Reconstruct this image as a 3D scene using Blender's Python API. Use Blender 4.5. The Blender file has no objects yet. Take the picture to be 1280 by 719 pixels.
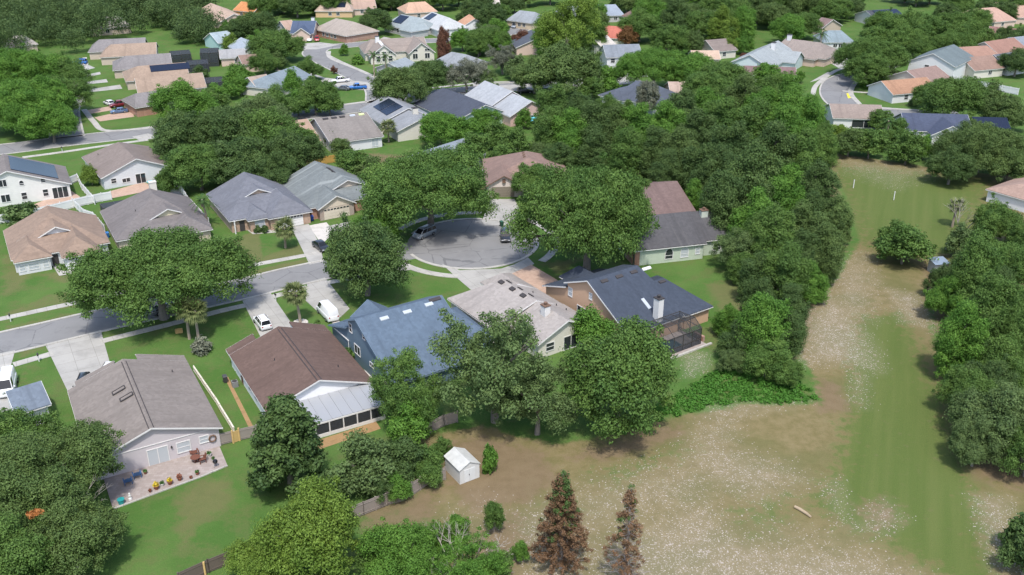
import bpy, bmesh, math, random
import numpy as np
from mathutils import Vector, Matrix

# ------------------------------------------------------------------ camera, sky, sun, exposure
SC = bpy.context.scene
COL = SC.collection
F = 1200.0; TH = math.radians(25); HC = 69.0        # focal length (px of a 1280 wide frame), pitch, height
cd = bpy.data.cameras.new("camera"); cam = bpy.data.objects.new("camera", cd); COL.objects.link(cam)
cam.location = (0, 0, HC); cam.rotation_euler = (math.radians(90) - TH, 0, 0)
cd.sensor_width = 36; cd.lens = F / 1280 * 36; cd.clip_start = 0.5; cd.clip_end = 9000
SC.camera = cam

SUN = Vector((0.08, -1.0, 0)).normalized() * math.cos(math.radians(62)) + Vector((0, 0, math.sin(math.radians(62))))
w = bpy.data.worlds.new("World"); SC.world = w; w.use_nodes = True
nt = w.node_tree; nt.nodes.clear()
sky = nt.nodes.new("ShaderNodeTexSky"); sky.sky_type = 'NISHITA'; sky.sun_disc = False
sky.sun_elevation = math.radians(62); sky.sun_rotation = math.atan2(SUN.x, SUN.y)
sky.air_density = 1.0; sky.dust_density = 2.0
bg = nt.nodes.new("ShaderNodeBackground"); bg.inputs[1].default_value = 0.15
ow = nt.nodes.new("ShaderNodeOutputWorld")
nt.links.new(sky.outputs[0], bg.inputs[0]); nt.links.new(bg.outputs[0], ow.inputs[0])
sd = bpy.data.lights.new("sun", 'SUN'); so = bpy.data.objects.new("sun", sd); COL.objects.link(so)
sd.energy = 2.1; sd.angle = math.radians(3); sd.color = (1, 0.965, 0.91)
so.rotation_euler = SUN.to_track_quat('Z', 'Y').to_euler()
SC.view_settings.view_transform = 'Standard'; SC.view_settings.look = 'None'
SC.view_settings.exposure = 0.93; SC.view_settings.gamma = 1.0
try: SC.view_settings.use_curve_mapping = False
except Exception: pass
SC.cycles.max_bounces = 8; SC.cycles.transparent_max_bounces = 8
SC.cycles.caustics_reflective = False; SC.cycles.caustics_refractive = False

# ------------------------------------------------------------------ measuring helpers
def g(px, py, z=0.0):
    """plan position of something seen at photo pixel (px, py) at height z"""
    x = (px - 640) / F; v = (py - 359.5) / F
    d = math.sin(TH) + v * math.cos(TH); fy = math.cos(TH) - v * math.sin(TH)
    t = (HC - z) / d
    return (x * t, fy * t)
def scale_at(px, py, z=0.0):
    x, y = g(px, py, z); return F / (y * math.cos(TH) + (HC - z) * math.sin(TH))

# ------------------------------------------------------------------ materials
MATS = {}
def newmat(name):
    m = bpy.data.materials.new(name); m.use_nodes = True
    n = m.node_tree; b = n.nodes["Principled BSDF"]; return m, n, b
def N(n, t, **kw):
    x = n.nodes.new(t)
    for k, v in kw.items(): setattr(x, k, v)
    return x
def mixc(n, fac, a, b, mode='MIX'):
    x = n.nodes.new("ShaderNodeMix"); x.data_type = 'RGBA'; x.blend_type = mode
    for i, s in ((0, fac), (6, a), (7, b)):
        if hasattr(s, 'is_output') or hasattr(s, 'links'): n.links.new(s, x.inputs[i])
        else: x.inputs[i].default_value = s if i == 0 else (*s, 1) if len(s) == 3 else s
    return x.outputs[2]
def noise(n, scale, detail=4, coord=None, rough=0.55):
    x = N(n, "ShaderNodeTexNoise"); x.inputs["Scale"].default_value = scale; x.inputs["Detail"].default_value = detail
    x.inputs["Roughness"].default_value = rough
    if coord is not None: n.links.new(coord, x.inputs["Vector"])
    return x.outputs["Fac"]
def ramp(n, fac, lo, hi, a=0.0, b=1.0):
    x = N(n, "ShaderNodeMapRange"); x.interpolation_type = 'SMOOTHSTEP'
    n.links.new(fac, x.inputs[0])
    for i, v in zip((1, 2, 3, 4), (lo, hi, a, b)): x.inputs[i].default_value = v
    return x.outputs[0]
def math_(n, op, a, b=None):
    x = N(n, "ShaderNodeMath", operation=op)
    for i, s in ((0, a), (1, b)):
        if s is None: continue
        if hasattr(s, 'links'): n.links.new(s, x.inputs[i])
        else: x.inputs[i].default_value = s
    return x.outputs[0]
def sc3(c, k): return tuple(min(1, v * k) for v in c)

def simple(key, col, rough=0.7, var=0.12, scale=3.0, metal=0.0, spec=0.3, bump=0.0):
    if key in MATS: return MATS[key]
    m, n, b = newmat(key)
    tc = N(n, "ShaderNodeTexCoord").outputs["Object"]
    f = noise(n, scale, 5, tc)
    f2 = noise(n, scale * 0.12, 3, tc)
    c = mixc(n, f, sc3(col, 1 - var), sc3(col, 1 + var))
    c = mixc(n, math_(n, 'MULTIPLY', ramp(n, f2, 0.45, 0.75), 0.6), c, sc3(col, 1 - var * 1.2))
    n.links.new(c, b.inputs["Base Color"])
    b.inputs["Roughness"].default_value = rough; b.inputs["Metallic"].default_value = metal
    b.inputs["Specular IOR Level"].default_value = spec
    if bump:
        bp = N(n, "ShaderNodeBump"); bp.inputs["Strength"].default_value = bump; bp.inputs["Distance"].default_value = 0.05
        n.links.new(f, bp.inputs["Height"]); n.links.new(bp.outputs[0], b.inputs["Normal"])
    MATS[key] = m; return m

def shingle(key, col, axis=1, streak=0.0, streakcol=None):
    """asphalt shingles: granules, mottled tabs, faint course lines, dark algae stains running down the slope"""
    if key in MATS: return MATS[key]
    m, n, b = newmat(key)
    tc = N(n, "ShaderNodeTexCoord").outputs["Object"]
    mp = N(n, "ShaderNodeMapping"); n.links.new(tc, mp.inputs[0])
    mp.inputs["Scale"].default_value = (1, 1, 1)
    tabs = N(n, "ShaderNodeTexVoronoi"); tabs.inputs["Scale"].default_value = 2.6; n.links.new(tc, tabs.inputs["Vector"])
    sp = N(n, "ShaderNodeSeparateColor"); n.links.new(tabs.outputs["Color"], sp.inputs[0])
    fine = noise(n, 14, 4, tc); broad = noise(n, 0.25, 4, tc)
    c = mixc(n, sp.outputs[0], sc3(col, 0.86), sc3(col, 1.13))
    c = mixc(n, math_(n, 'MULTIPLY', fine, 0.5), c, sc3(col, 0.8))
    c = mixc(n, ramp(n, broad, 0.42, 0.72, 0, 0.55), c, sc3(col, 0.76))
    # streaks run down the slope (across the ridge axis)
    ms = N(n, "ShaderNodeMapping"); n.links.new(tc, ms.inputs[0])
    ms.inputs["Scale"].default_value = (0.05, 0.9, 0.05) if axis == 1 else (0.9, 0.05, 0.05)
    st = noise(n, 1.0, 4, ms.outputs[0], 0.7)
    c = mixc(n, ramp(n, st, 0.48, 0.72, 0, 0.5), c, sc3(col, 0.62))
    if streak:
        ms2 = N(n, "ShaderNodeMapping"); n.links.new(tc, ms2.inputs[0]); ms2.inputs["Location"].default_value = (7, 3, 1)
        ms2.inputs["Scale"].default_value = ms.inputs["Scale"].default_value
        st2 = noise(n, 0.7, 3, ms2.outputs[0], 0.6)
        c = mixc(n, ramp(n, st2, 0.55, 0.68, 0, streak), c, streakcol or sc3(col, 1.8))
    n.links.new(c, b.inputs["Base Color"]); b.inputs["Roughness"].default_value = 0.85
    b.inputs["Specular IOR Level"].default_value = 0.25
    bp = N(n, "ShaderNodeBump"); bp.inputs["Strength"].default_value = 0.35; bp.inputs["Distance"].default_value = 0.04
    n.links.new(fine, bp.inputs["Height"]); n.links.new(bp.outputs[0], b.inputs["Normal"])
    MATS[key] = m; return m

def lapped(key, col, pitch=0.2, vertical=False):
    """painted lap siding / boards with shadow-free colour and real bump"""
    if key in MATS: return MATS[key]
    m, n, b = newmat(key)
    tc = N(n, "ShaderNodeTexCoord").outputs["Object"]
    wv = N(n, "ShaderNodeTexWave", wave_type='BANDS', bands_direction='X' if vertical else 'Z', wave_profile='SAW')
    wv.inputs["Scale"].default_value = 0.314 / pitch / 2; n.links.new(tc, wv.inputs["Vector"])
    f = noise(n, 1.2, 5, tc)
    c = mixc(n, f, sc3(col, 0.9), sc3(col, 1.07)); n.links.new(c, b.inputs["Base Color"])
    bp = N(n, "ShaderNodeBump"); bp.inputs["Strength"].default_value = 0.5; bp.inputs["Distance"].default_value = 0.03
    n.links.new(wv.outputs["Fac"], bp.inputs["Height"]); n.links.new(bp.outputs[0], b.inputs["Normal"])
    b.inputs["Roughness"].default_value = 0.6; b.inputs["Specular IOR Level"].default_value = 0.3
    MATS[key] = m; return m

def brick(key, c1, c2, mortar, scale=1.0, bw=0.22, bh=0.075):
    if key in MATS: return MATS[key]
    m, n, b = newmat(key)
    tc = N(n, "ShaderNodeTexCoord").outputs["Object"]
    bt = N(n, "ShaderNodeTexBrick"); bt.inputs["Color1"].default_value = (*c1, 1); bt.inputs["Color2"].default_value = (*c2, 1)
    bt.inputs["Mortar"].default_value = (*mortar, 1); bt.inputs["Scale"].default_value = scale
    bt.inputs["Brick Width"].default_value = bw; bt.inputs["Row Height"].default_value = bh; bt.inputs["Mortar Size"].default_value = 0.012
    n.links.new(tc, bt.inputs["Vector"])
    f = noise(n, 0.8, 4, tc)
    c = mixc(n, ramp(n, f, 0.4, 0.75, 0, 0.5), bt.outputs["Color"], sc3(c1, 0.75))
    n.links.new(c, b.inputs["Base Color"]); b.inputs["Roughness"].default_value = 0.85
    MATS[key] = m; return m

def glassy(key, col, rough=0.12, spec=0.5):
    if key in MATS: return MATS[key]
    m, n, b = newmat(key); b.inputs["Base Color"].default_value = (*col, 1); b.inputs["Roughness"].default_value = rough
    b.inputs["Specular IOR Level"].default_value = spec; MATS[key] = m; return m

def screen(key, col, alpha):
    if key in MATS: return MATS[key]
    m, n, b = newmat(key); b.inputs["Base Color"].default_value = (*col, 1); b.inputs["Alpha"].default_value = alpha
    b.inputs["Roughness"].default_value = 0.8; MATS[key] = m; return m

def leafmat(key, dark, light, trans=0.25, hue=None):
    """foliage: every leaf clump keeps its own tone; some light passes through"""
    if key in MATS: return MATS[key]
    m, n, b = newmat(key)
    at = N(n, "ShaderNodeAttribute", attribute_name="tint")
    oi = N(n, "ShaderNodeObjectInfo")
    c = mixc(n, at.outputs["Fac"], dark, light)
    c = mixc(n, math_(n, 'MULTIPLY', oi.outputs["Random"], 0.5), c, sc3(tuple((a + q) / 2 for a, q in zip(dark, light)), 0.8) if hue is None else hue)
    n.links.new(c, b.inputs["Base Color"]); b.inputs["Roughness"].default_value = 0.65
    b.inputs["Specular IOR Level"].default_value = 0.25
    tr = N(n, "ShaderNodeBsdfTranslucent"); n.links.new(c, tr.inputs[0])
    mx = N(n, "ShaderNodeMixShader"); mx.inputs[0].default_value = trans
    n.links.new(b.outputs[0], mx.inputs[1]); n.links.new(tr.outputs[0], mx.inputs[2])
    n.links.new(mx.outputs[0], n.nodes["Material Output"].inputs[0])
    MATS[key] = m; return m

# ------------------------------------------------------------------ mesh builder
class MB:
    def __init__(s): s.v = []; s.f = []; s.t = []
    def quad(s, *p):
        i = len(s.v); s.v += [tuple(q) for q in p]; s.f.append(tuple(range(i, i + len(p))))
    def prism(s, bot, top):
        i = len(s.v); n = len(bot); s.v += [tuple(q) for q in bot] + [tuple(q) for q in top]
        s.f.append(tuple(range(i + n - 1, i - 1, -1))); s.f.append(tuple(range(i + n, i + 2 * n)))
        for k in range(n):
            j = (k + 1) % n; s.f.append((i + k, i + j, i + n + j, i + n + k))
    def box(s, x0, y0, z0, x1, y1, z1):
        s.prism([(x0, y0, z0), (x1, y0, z0), (x1, y1, z0), (x0, y1, z0)], [(x0, y0, z1), (x1, y0, z1), (x1, y1, z1), (x0, y1, z1)])
    def bar(s, a, b, r, r2=None, n=6):
        a = Vector(a); b = Vector(b); r2 = r if r2 is None else r2
        d = (b - a).normalized(); e = d.orthogonal().normalized(); h = d.cross(e)
        ring = lambda c, q: [c + e * q * math.cos(2 * math.pi * k / n) + h * q * math.sin(2 * math.pi * k / n) for k in range(n)]
        s.prism(ring(a, r), ring(b, r2))
    def strut(s, a, b, w_, h_=None):
        """square section bar between two points, upright sides"""
        a = Vector(a); b = Vector(b); h_ = h_ or w_
        d = (b - a).normalized(); e = d.cross(Vector((0, 0, 1)))
        e = Vector((1, 0, 0)) if e.length < 1e-4 else e.normalized(); q = e.cross(d)
        c = lambda p: [p - e * w_ / 2 - q * h_ / 2, p + e * w_ / 2 - q * h_ / 2, p + e * w_ / 2 + q * h_ / 2, p - e * w_ / 2 + q * h_ / 2]
        s.prism(c(a), c(b))
    def lathe(s, c, prof, n=12):
        i = len(s.v)
        for r, z in prof:
            for k in range(n):
                s.v.append((c[0] + r * math.cos(2 * math.pi * k / n), c[1] + r * math.sin(2 * math.pi * k / n), c[2] + z))
        for j in range(len(prof) - 1):
            for k in range(n):
                m = (k + 1) % n; s.f.append((i + j * n + k, i + j * n + m, i + (j + 1) * n + m, i + (j + 1) * n + k))
        s.f.append(tuple(range(i + n - 1, i - 1, -1))); s.f.append(tuple(i + (len(prof) - 1) * n + k for k in range(n)))
    def build(s, name, mat, parent=None, smooth=False):
        me = bpy.data.meshes.new(name); me.from_pydata(s.v, [], s.f); me.update()
        me.materials.append(mat)
        o = bpy.data.objects.new(name, me); COL.objects.link(o)
        if smooth: me.polygons.foreach_set("use_smooth", [True] * len(me.polygons))
        if parent is not None: o.parent = parent
        return o

def tag(o, label=None, cat=None, group=None, kind=None):
    if label: o["label"] = label
    if cat: o["category"] = cat
    if group: o["group"] = group
    if kind: o["kind"] = kind
    return o
def thing(name, label, cat, loc=(0, 0, 0), rz=0.0, group=None):
    o = bpy.data.objects.new(name, None); COL.objects.link(o); o.empty_display_size = 0.5
    o.location = loc; o.rotation_euler = (0, 0, rz)
    return tag(o, label, cat, group)
def copy_tree(o, parent=None):
    c = o.copy(); COL.objects.link(c)
    if parent is not None: c.parent = parent
    for ch in list(o.children): copy_tree(ch, c)
    return c
# ------------------------------------------------------------------ ground, streets, pavements
def inside(P, poly):
    x, y = P[:, 0], P[:, 1]; r = np.zeros(len(P), bool); n = len(poly)
    for i in range(n):
        x0, y0 = poly[i]; x1, y1 = poly[(i + 1) % n]
        c = ((y0 > y) != (y1 > y)) & (x < (x1 - x0) * (y - y0) / (y1 - y0 + 1e-12) + x0); r ^= c
    return r
def sdist(P, poly):
    d = np.full(len(P), 1e9); n = len(poly)
    for i in range(n):
        a = np.array(poly[i]); b = np.array(poly[(i + 1) % n]); ab = b - a
        t = np.clip(((P - a) @ ab) / (ab @ ab + 1e-9), 0, 1); q = a + t[:, None] * ab
        d = np.minimum(d, np.hypot(*(P - q).T))
    return np.where(inside(P, poly), d, -d)
def W(pts, z=0.0): return [g(px, py, z) for px, py in pts]

def axis_lines(lo, hi, fine, far, growth=1.18):
    a = list(np.arange(lo, hi, fine)); s = fine; v = hi
    while v < far: a.append(v); s *= growth; v += s
    s = fine; v = lo; b = []
    while v > -far: s *= growth; v -= s; b.append(v)
    return np.array(sorted(b) + a)
gx = axis_lines(-75, 95, 0.9, 5000); gy = axis_lines(66, 235, 0.9, 6000)
XX, YY = np.meshgrid(gx, gy); P2 = np.stack([XX.ravel(), YY.ravel()], 1)
me = bpy.data.meshes.new("ground")
nx, ny = len(gx), len(gy)
idx = np.arange(nx * ny).reshape(ny, nx)
fc = np.stack([idx[:-1, :-1], idx[:-1, 1:], idx[1:, 1:], idx[1:, :-1]], -1).reshape(-1, 4)
me.from_pydata(np.c_[P2, np.zeros(len(P2))].tolist(), [], fc.tolist()); me.update()
FIELD = [(520, 548), (600, 532), (690, 556), (745, 548), (850, 520), (935, 506), (1030, 505), (1018, 470), (1000, 440), (1005, 400), (1050, 345), (1075, 300), (1060, 250), (1030, 190),
         (1100, 200), (1180, 212), (1300, 225), (1300, 330), (1170, 330), (1160, 400), (1200, 560), (1300, 600), (1320, 800), (560, 800), (545, 650), (500, 640), (560, 600)]
def soft(polys, width):
    r = np.zeros(len(P2))
    for poly in polys:
        d = sdist(P2, W(poly)); r = np.maximum(r, np.clip(d / width + 0.5, 0, 1))
    return r
field = soft([FIELD], 3.0)
green = np.maximum(soft([[(1062, 440), (1078, 395), (1128, 392), (1150, 440), (1190, 540), (1218, 600), (1238, 690), (1245, 760), (1205, 735), (1130, 688), (1050, 652), (1018, 632), (1050, 580), (1062, 500)]], 9.0),
                   0.95 * soft([[(1036, 205), (1245, 225), (1205, 305), (1120, 325), (1070, 300)]], 16.0))
green = np.maximum(green, 0.85 * soft([[(1120, 290), (1200, 280), (1205, 318), (1130, 322)]], 5.0))
green = np.maximum(green, 0.55 * soft([[(715, 585), (790, 560), (850, 540), (900, 560), (770, 620)], [(890, 630), (1000, 600), (1010, 660), (930, 680)], [(650, 590), (745, 640), (700, 660), (640, 620)]], 7.0))
litter = np.maximum.reduce([
    0.95 * soft([[(1005, 455), (1004, 412), (1030, 365), (1062, 385), (1075, 410), (1092, 440), (1095, 462), (1040, 452)]], 5.0),
    0.72 * soft([[(1040, 350), (1078, 318), (1090, 350), (1085, 400), (1050, 400)]], 6.0),
    0.55 * soft([[(880, 505), (1010, 500), (935, 520), (880, 530)]], 3.0),
    0.78 * soft([[(880, 535), (915, 520), (910, 560), (985, 585), (1000, 600), (945, 625), (880, 600), (850, 575)]], 6.0),
    0.60 * soft([[(720, 620), (790, 590), (870, 570), (900, 600), (880, 640), (780, 650), (720, 680)]], 7.0),
    0.88 * soft([[(720, 760), (740, 690), (800, 660), (880, 625), (920, 670), (960, 680), (1080, 695), (1180, 740), (1150, 790), (720, 790)]], 6.0),
    0.75 * soft([[(640, 740), (650, 650), (690, 630), (740, 640), (740, 740)]], 5.0),
    0.45 * soft([[(930, 640), (1010, 665), (1090, 680), (960, 690)]], 5.0),
    0.85 * soft([[(1110, 362), (1148, 370), (1165, 410), (1130, 402)]], 4.0),
    0.75 * soft([[(1215, 618), (1262, 624), (1272, 735), (1240, 710)]], 2.5),
    0.38 * soft([[(1045, 195), (1180, 212), (1120, 235), (1060, 215)]], 8.0),
    0.60 * soft([[(1085, 642), (1108, 628), (1130, 650), (1100, 662)], [(1065, 455), (1085, 470), (1080, 510), (1066, 500)], [(1030, 605), (1048, 600), (1062, 650), (1044, 640)], [(1050, 652), (1100, 656), (1110, 668), (1060, 662)]], 3.0),
    0.75 * soft([[(850, 440), (885, 440), (888, 460), (858, 472)]], 2.0),
    0.3 * soft([[(560, 640), (600, 620), (640, 640), (640, 720), (560, 720)]], 5.0)])
bare = np.maximum.reduce([
    0.95 * soft([[(530, 560), (600, 545), (680, 565), (700, 600), (660, 630), (590, 640), (560, 610)]], 5.0),
    0.8 * soft([[(690, 575), (745, 556), (850, 528), (860, 545), (760, 580)]], 4.0),
    0.8 * soft([[(1150, 330), (1165, 420), (1185, 500), (1212, 600), (1300, 620), (1300, 330)]], 6.0),
    0.8 * soft([[(600, 640), (660, 640), (660, 720), (570, 720)]], 7.0),
    0.75 * soft([[(1060, 630), (1110, 618), (1140, 655), (1090, 668)]], 6.0),
    0.85 * soft([[(1020, 470), (1050, 480), (1065, 515), (1020, 520)]], 4.0),
    0.7 * soft([[(500, 590), (560, 600), (550, 650), (470, 700), (440, 640)]], 4.0),
    0.9 * soft([[(290, 175), (400, 180), (400, 240), (290, 240)], [(420, 190), (640, 200), (620, 240), (450, 240)]], 6.0),
    0.9 * soft([[(700, 170), (1040, 200), (1060, 300), (1000, 440), (960, 480), (900, 440), (940, 330), (880, 280), (790, 230)]], 6.0)])
dry = np.maximum.reduce([          # thin, browned turf: verges and worn lawn edges
    0.85 * soft([[(308, 340), (382, 323), (386, 330), (312, 347)], [(290, 300), (325, 285), (330, 330), (300, 335)], [(330, 320), (375, 305), (382, 318), (320, 332)]], 1.5),
    0.6 * soft([[(0, 408), (100, 388), (100, 395), (0, 417)], [(20, 440), (56, 430), (62, 436), (20, 452)], [(20, 455), (35, 452), (38, 520), (25, 500)], [(60, 368), (100, 360), (100, 385), (0, 400), (0, 392)]], 2.0),
    0.75 * soft([[(0, 320), (25, 312), (40, 345), (20, 370), (0, 370)], [(60, 335), (95, 345), (80, 360), (50, 345)]], 3.0),
    0.75 * soft([[(215, 625), (240, 600), (290, 590), (300, 630), (250, 660), (235, 690), (215, 690)]], 3.5),
    0.8 * soft([[(672, 330), (740, 318), (700, 345)], [(880, 355), (930, 345), (950, 400), (900, 400)]], 4.0),
    0.6 * soft([[(515, 328), (545, 336), (520, 334)], [(870, 410), (905, 395), (915, 430), (885, 445)]], 2.0),
    0.8 * soft([[(480, 215), (600, 215), (560, 262), (500, 262)]], 4.0)])
ofs = (np.random.RandomState(4).rand(len(P2)) - .5) * 0.06
for nm, arr in (("field", field), ("green", green), ("litter", litter), ("bare", bare), ("dry", dry)):
    a = me.attributes.new(nm, 'FLOAT', 'POINT'); a.data.foreach_set("value", np.clip(arr + ofs * (arr > .02), 0, 1).astype(np.float32))
m, n, b = newmat("ground")
pos = N(n, "ShaderNodeNewGeometry").outputs["Position"]
A = {k: N(n, "ShaderNodeAttribute", attribute_name=k).outputs["Fac"] for k in ("field", "green", "litter", "bare", "dry")}
n1 = noise(n, 0.11, 5, pos); n2 = noise(n, 0.7, 5, pos, 0.65); n3 = noise(n, 4.0, 4, pos, 0.7); n4 = noise(n, 0.03, 3, pos)
mr = N(n, "ShaderNodeMapping"); n.links.new(pos, mr.inputs[0]); mr.inputs["Rotation"].default_value = (0, 0, 0.38); ms = N(n, "ShaderNodeMapping"); n.links.new(mr.outputs[0], ms.inputs[0]); ms.inputs["Scale"].default_value = (1.3, 0.06, 1)
stripe = noise(n, 0.55, 3, ms.outputs[0])
def wob(a, amt, nz): # wobble a soft mask edge with noise
    s = math_(n, 'ADD', a, math_(n, 'MULTIPLY', math_(n, 'SUBTRACT', nz, 0.5), amt)); return ramp(n, s, 0.3, 0.7)
lawn = mixc(n, ramp(n, n1, 0.35, 0.65), (0.082, 0.168, 0.034), (0.126, 0.208, 0.052))
lawn = mixc(n, ramp(n, n2, 0.5, 0.75, 0, 0.6), lawn, (0.135, 0.165, 0.052))
n6 = noise(n, 0.28, 6, pos, 0.7)
lawn = mixc(n, ramp(n, n6, 0.47, 0.64, 0, 0.75), lawn, (0.155, 0.168, 0.062))
lawn = mixc(n, math_(n, 'MULTIPLY', n3, 0.75), lawn, (0.045, 0.100, 0.024))
drycol = mixc(n, n2, (0.19, 0.165, 0.075), (0.10, 0.125, 0.045))
lawn = mixc(n, math_(n, 'MULTIPLY', wob(A["dry"], 1.1, n2), 0.8), lawn, drycol)
fld = mixc(n, ramp(n, n2, 0.3, 0.7), (0.188, 0.158, 0.066), (0.268, 0.216, 0.110))
fld = mixc(n, ramp(n, n1, 0.42, 0.66, 0, 0.75), fld, (0.142, 0.148, 0.052))
fld = mixc(n, math_(n, 'MULTIPLY', n3, 0.5), fld, (0.10, 0.085, 0.045))
fgr = mixc(n, ramp(n, stripe, 0.25, 0.85), (0.094, 0.132, 0.034), (0.122, 0.150, 0.045))
fgr = mixc(n, ramp(n, n2, 0.55, 0.8, 0, 0.6), fgr, (0.16, 0.14, 0.07))
fld = mixc(n, wob(A["green"], 1.5, n2), fld, fgr)
col = mixc(n, wob(A["field"], 0.8, n2), lawn, fld)
soil = mixc(n, n2, (0.150, 0.105, 0.060), (0.235, 0.175, 0.108))
col = mixc(n, math_(n, 'MULTIPLY', wob(A["bare"], 1.1, n2), 0.85), col, soil)
vo = N(n, "ShaderNodeTexVoronoi"); vo.inputs["Scale"].default_value = 6.6; n.links.new(pos, vo.inputs["Vector"]); vo.inputs["Randomness"].default_value = 1
vs = N(n, "ShaderNodeSeparateColor"); n.links.new(vo.outputs["Color"], vs.inputs[0])
# pale fallen leaves: a cell holds one where its own random number is under the local density
dens = math_(n, 'MULTIPLY', A["litter"], ramp(n, n2, 0.25, 0.75, 0.25, 1.15))
has = math_(n, 'LESS_THAN', vs.outputs[0], math_(n, 'MULTIPLY', dens, 0.80))
near = math_(n, 'LESS_THAN', vo.outputs["Distance"], math_(n, 'ADD', math_(n, 'MULTIPLY', vs.outputs[1], 0.30), 0.26))
n5 = noise(n, 2.3, 3, pos, 0.75)
clump_ = math_(n, 'GREATER_THAN', n5, math_(n, 'SUBTRACT', 0.80, math_(n, 'MULTIPLY', dens, 0.30)))
flk = math_(n, 'MAXIMUM', math_(n, 'MULTIPLY', has, near), math_(n, 'MULTIPLY', clump_, math_(n, 'GREATER_THAN', vs.outputs[1], 0.3)))
col = mixc(n, math_(n, 'MULTIPLY', A["litter"], 0.34), col, (0.35, 0.30, 0.23))
fcol = mixc(n, vs.outputs[2], (0.30, 0.255, 0.195), (0.47, 0.42, 0.365))
col = mixc(n, flk, col, fcol)
grain = noise(n, 9.0, 5, pos, 0.8)
col = mixc(n, 1.0, col, mixc(n, ramp(n, grain, 0.3, 0.7), (0.74, 0.74, 0.74), (1.0, 1.0, 1.0)), 'MULTIPLY')
n.links.new(col, b.inputs["Base Color"]); b.inputs["Roughness"].default_value = 0.95; b.inputs["Specular IOR Level"].default_value = 0.1
bp = N(n, "ShaderNodeBump"); bp.inputs["Strength"].default_value = 0.6; bp.inputs["Distance"].default_value = 0.12
n.links.new(n3, bp.inputs["Height"]); n.links.new(bp.outputs[0], b.inputs["Normal"])
me.materials.append(m)
ground = bpy.data.objects.new("ground", me); COL.objects.link(ground); tag(ground, kind="structure")

def asphalt():
    m, n, b = newmat("asphalt"); pos = N(n, "ShaderNodeNewGeometry").outputs["Position"]
    f = noise(n, 6, 5, pos, 0.7); f2 = noise(n, 0.16, 4, pos); f3 = noise(n, 0.6, 4, pos)
    c = mixc(n, f, (0.165, 0.164, 0.163), (0.225, 0.223, 0.220)); c = mixc(n, ramp(n, f2, 0.4, 0.7, 0, 0.6), c, (0.150, 0.148, 0.147))
    c = mixc(n, ramp(n, f3, 0.55, 0.8, 0, 0.5), c, (0.245, 0.24, 0.235)); f4 = noise(n, 0.35, 6, pos, 0.75); c = mixc(n, ramp(n, f4, 0.56, 0.70, 0, 0.45), c, (0.105, 0.105, 0.108))
    vo = N(n, "ShaderNodeTexVoronoi", feature='DISTANCE_TO_EDGE'); vo.inputs["Scale"].default_value = 0.16; n.links.new(pos, vo.inputs["Vector"])
    wv = math_(n, 'LESS_THAN', math_(n, 'ADD', vo.outputs["Distance"], math_(n, 'MULTIPLY', math_(n, 'SUBTRACT', f3, 0.5), 0.06)), 0.012)
    c = mixc(n, math_(n, 'MULTIPLY', wv, 0.6), c, (0.09, 0.09, 0.092))
    n.links.new(c, b.inputs["Base Color"]); b.inputs["Roughness"].default_value = 0.9; return m
def concrete(key, c0, c1, joint=1.5):
    if key in MATS: return MATS[key]
    m, n, b = newmat(key); pos = N(n, "ShaderNodeNewGeometry").outputs["Position"]
    mp = N(n, "ShaderNodeMapping"); n.links.new(pos, mp.inputs[0]); mp.inputs["Rotation"].default_value = (0, 0, math.radians(-30))
    f = noise(n, 2.5, 6, pos, 0.7); f2 = noise(n, 0.3, 4, pos)
    bt = N(n, "ShaderNodeTexBrick"); bt.offset = 0; bt.inputs["Scale"].default_value = 1; bt.inputs["Brick Width"].default_value = joint; bt.inputs["Row Height"].default_value = joint
    bt.inputs["Mortar Size"].default_value = 0.03; bt.inputs["Color1"].default_value = (1, 1, 1, 1); bt.inputs["Color2"].default_value = (0.93, 0.93, 0.93, 1); bt.inputs["Mortar"].default_value = (0.62, 0.62, 0.6, 1)
    n.links.new(mp.outputs[0], bt.inputs["Vector"])
    c = mixc(n, f, c0, c1); c = mixc(n, ramp(n, f2, 0.42, 0.7, 0, 0.6), c, sc3(c0, 0.76)); f4 = noise(n, 0.9, 6, pos, 0.8); c = mixc(n, ramp(n, f4, 0.58, 0.72, 0, 0.5), c, sc3(c0, 0.6)); c = mixc(n, 1.0, c, bt.outputs["Color"], 'MULTIPLY')
    n.links.new(c, b.inputs["Base Color"]); b.inputs["Roughness"].default_value = 0.85; MATS[key] = m; return m
M_ASPH = asphalt()
M_CONC = concrete("concrete", (0.32, 0.31, 0.285), (0.41, 0.395, 0.365), 3.0)
M_WALK = concrete("sidewalk_concrete", (0.36, 0.345, 0.31), (0.46, 0.44, 0.40), 1.5)
M_PAVER = brick("clay_paver", (0.40, 0.27, 0.20), (0.47, 0.33, 0.25), (0.30, 0.22, 0.17), 1.0, 0.4, 0.2)
M_PAVER2 = brick("patio_paver", (0.28, 0.235, 0.21), (0.34, 0.295, 0.27), (0.26, 0.2, 0.18), 1.0, 0.6, 0.4)
M_MULCH = simple("pine_straw", (0.30, 0.19, 0.09), 0.95, 0.35, 5)
M_STONE = simple("white_gravel", (0.5, 0.47, 0.43), 0.9, 0.3, 6)

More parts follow.
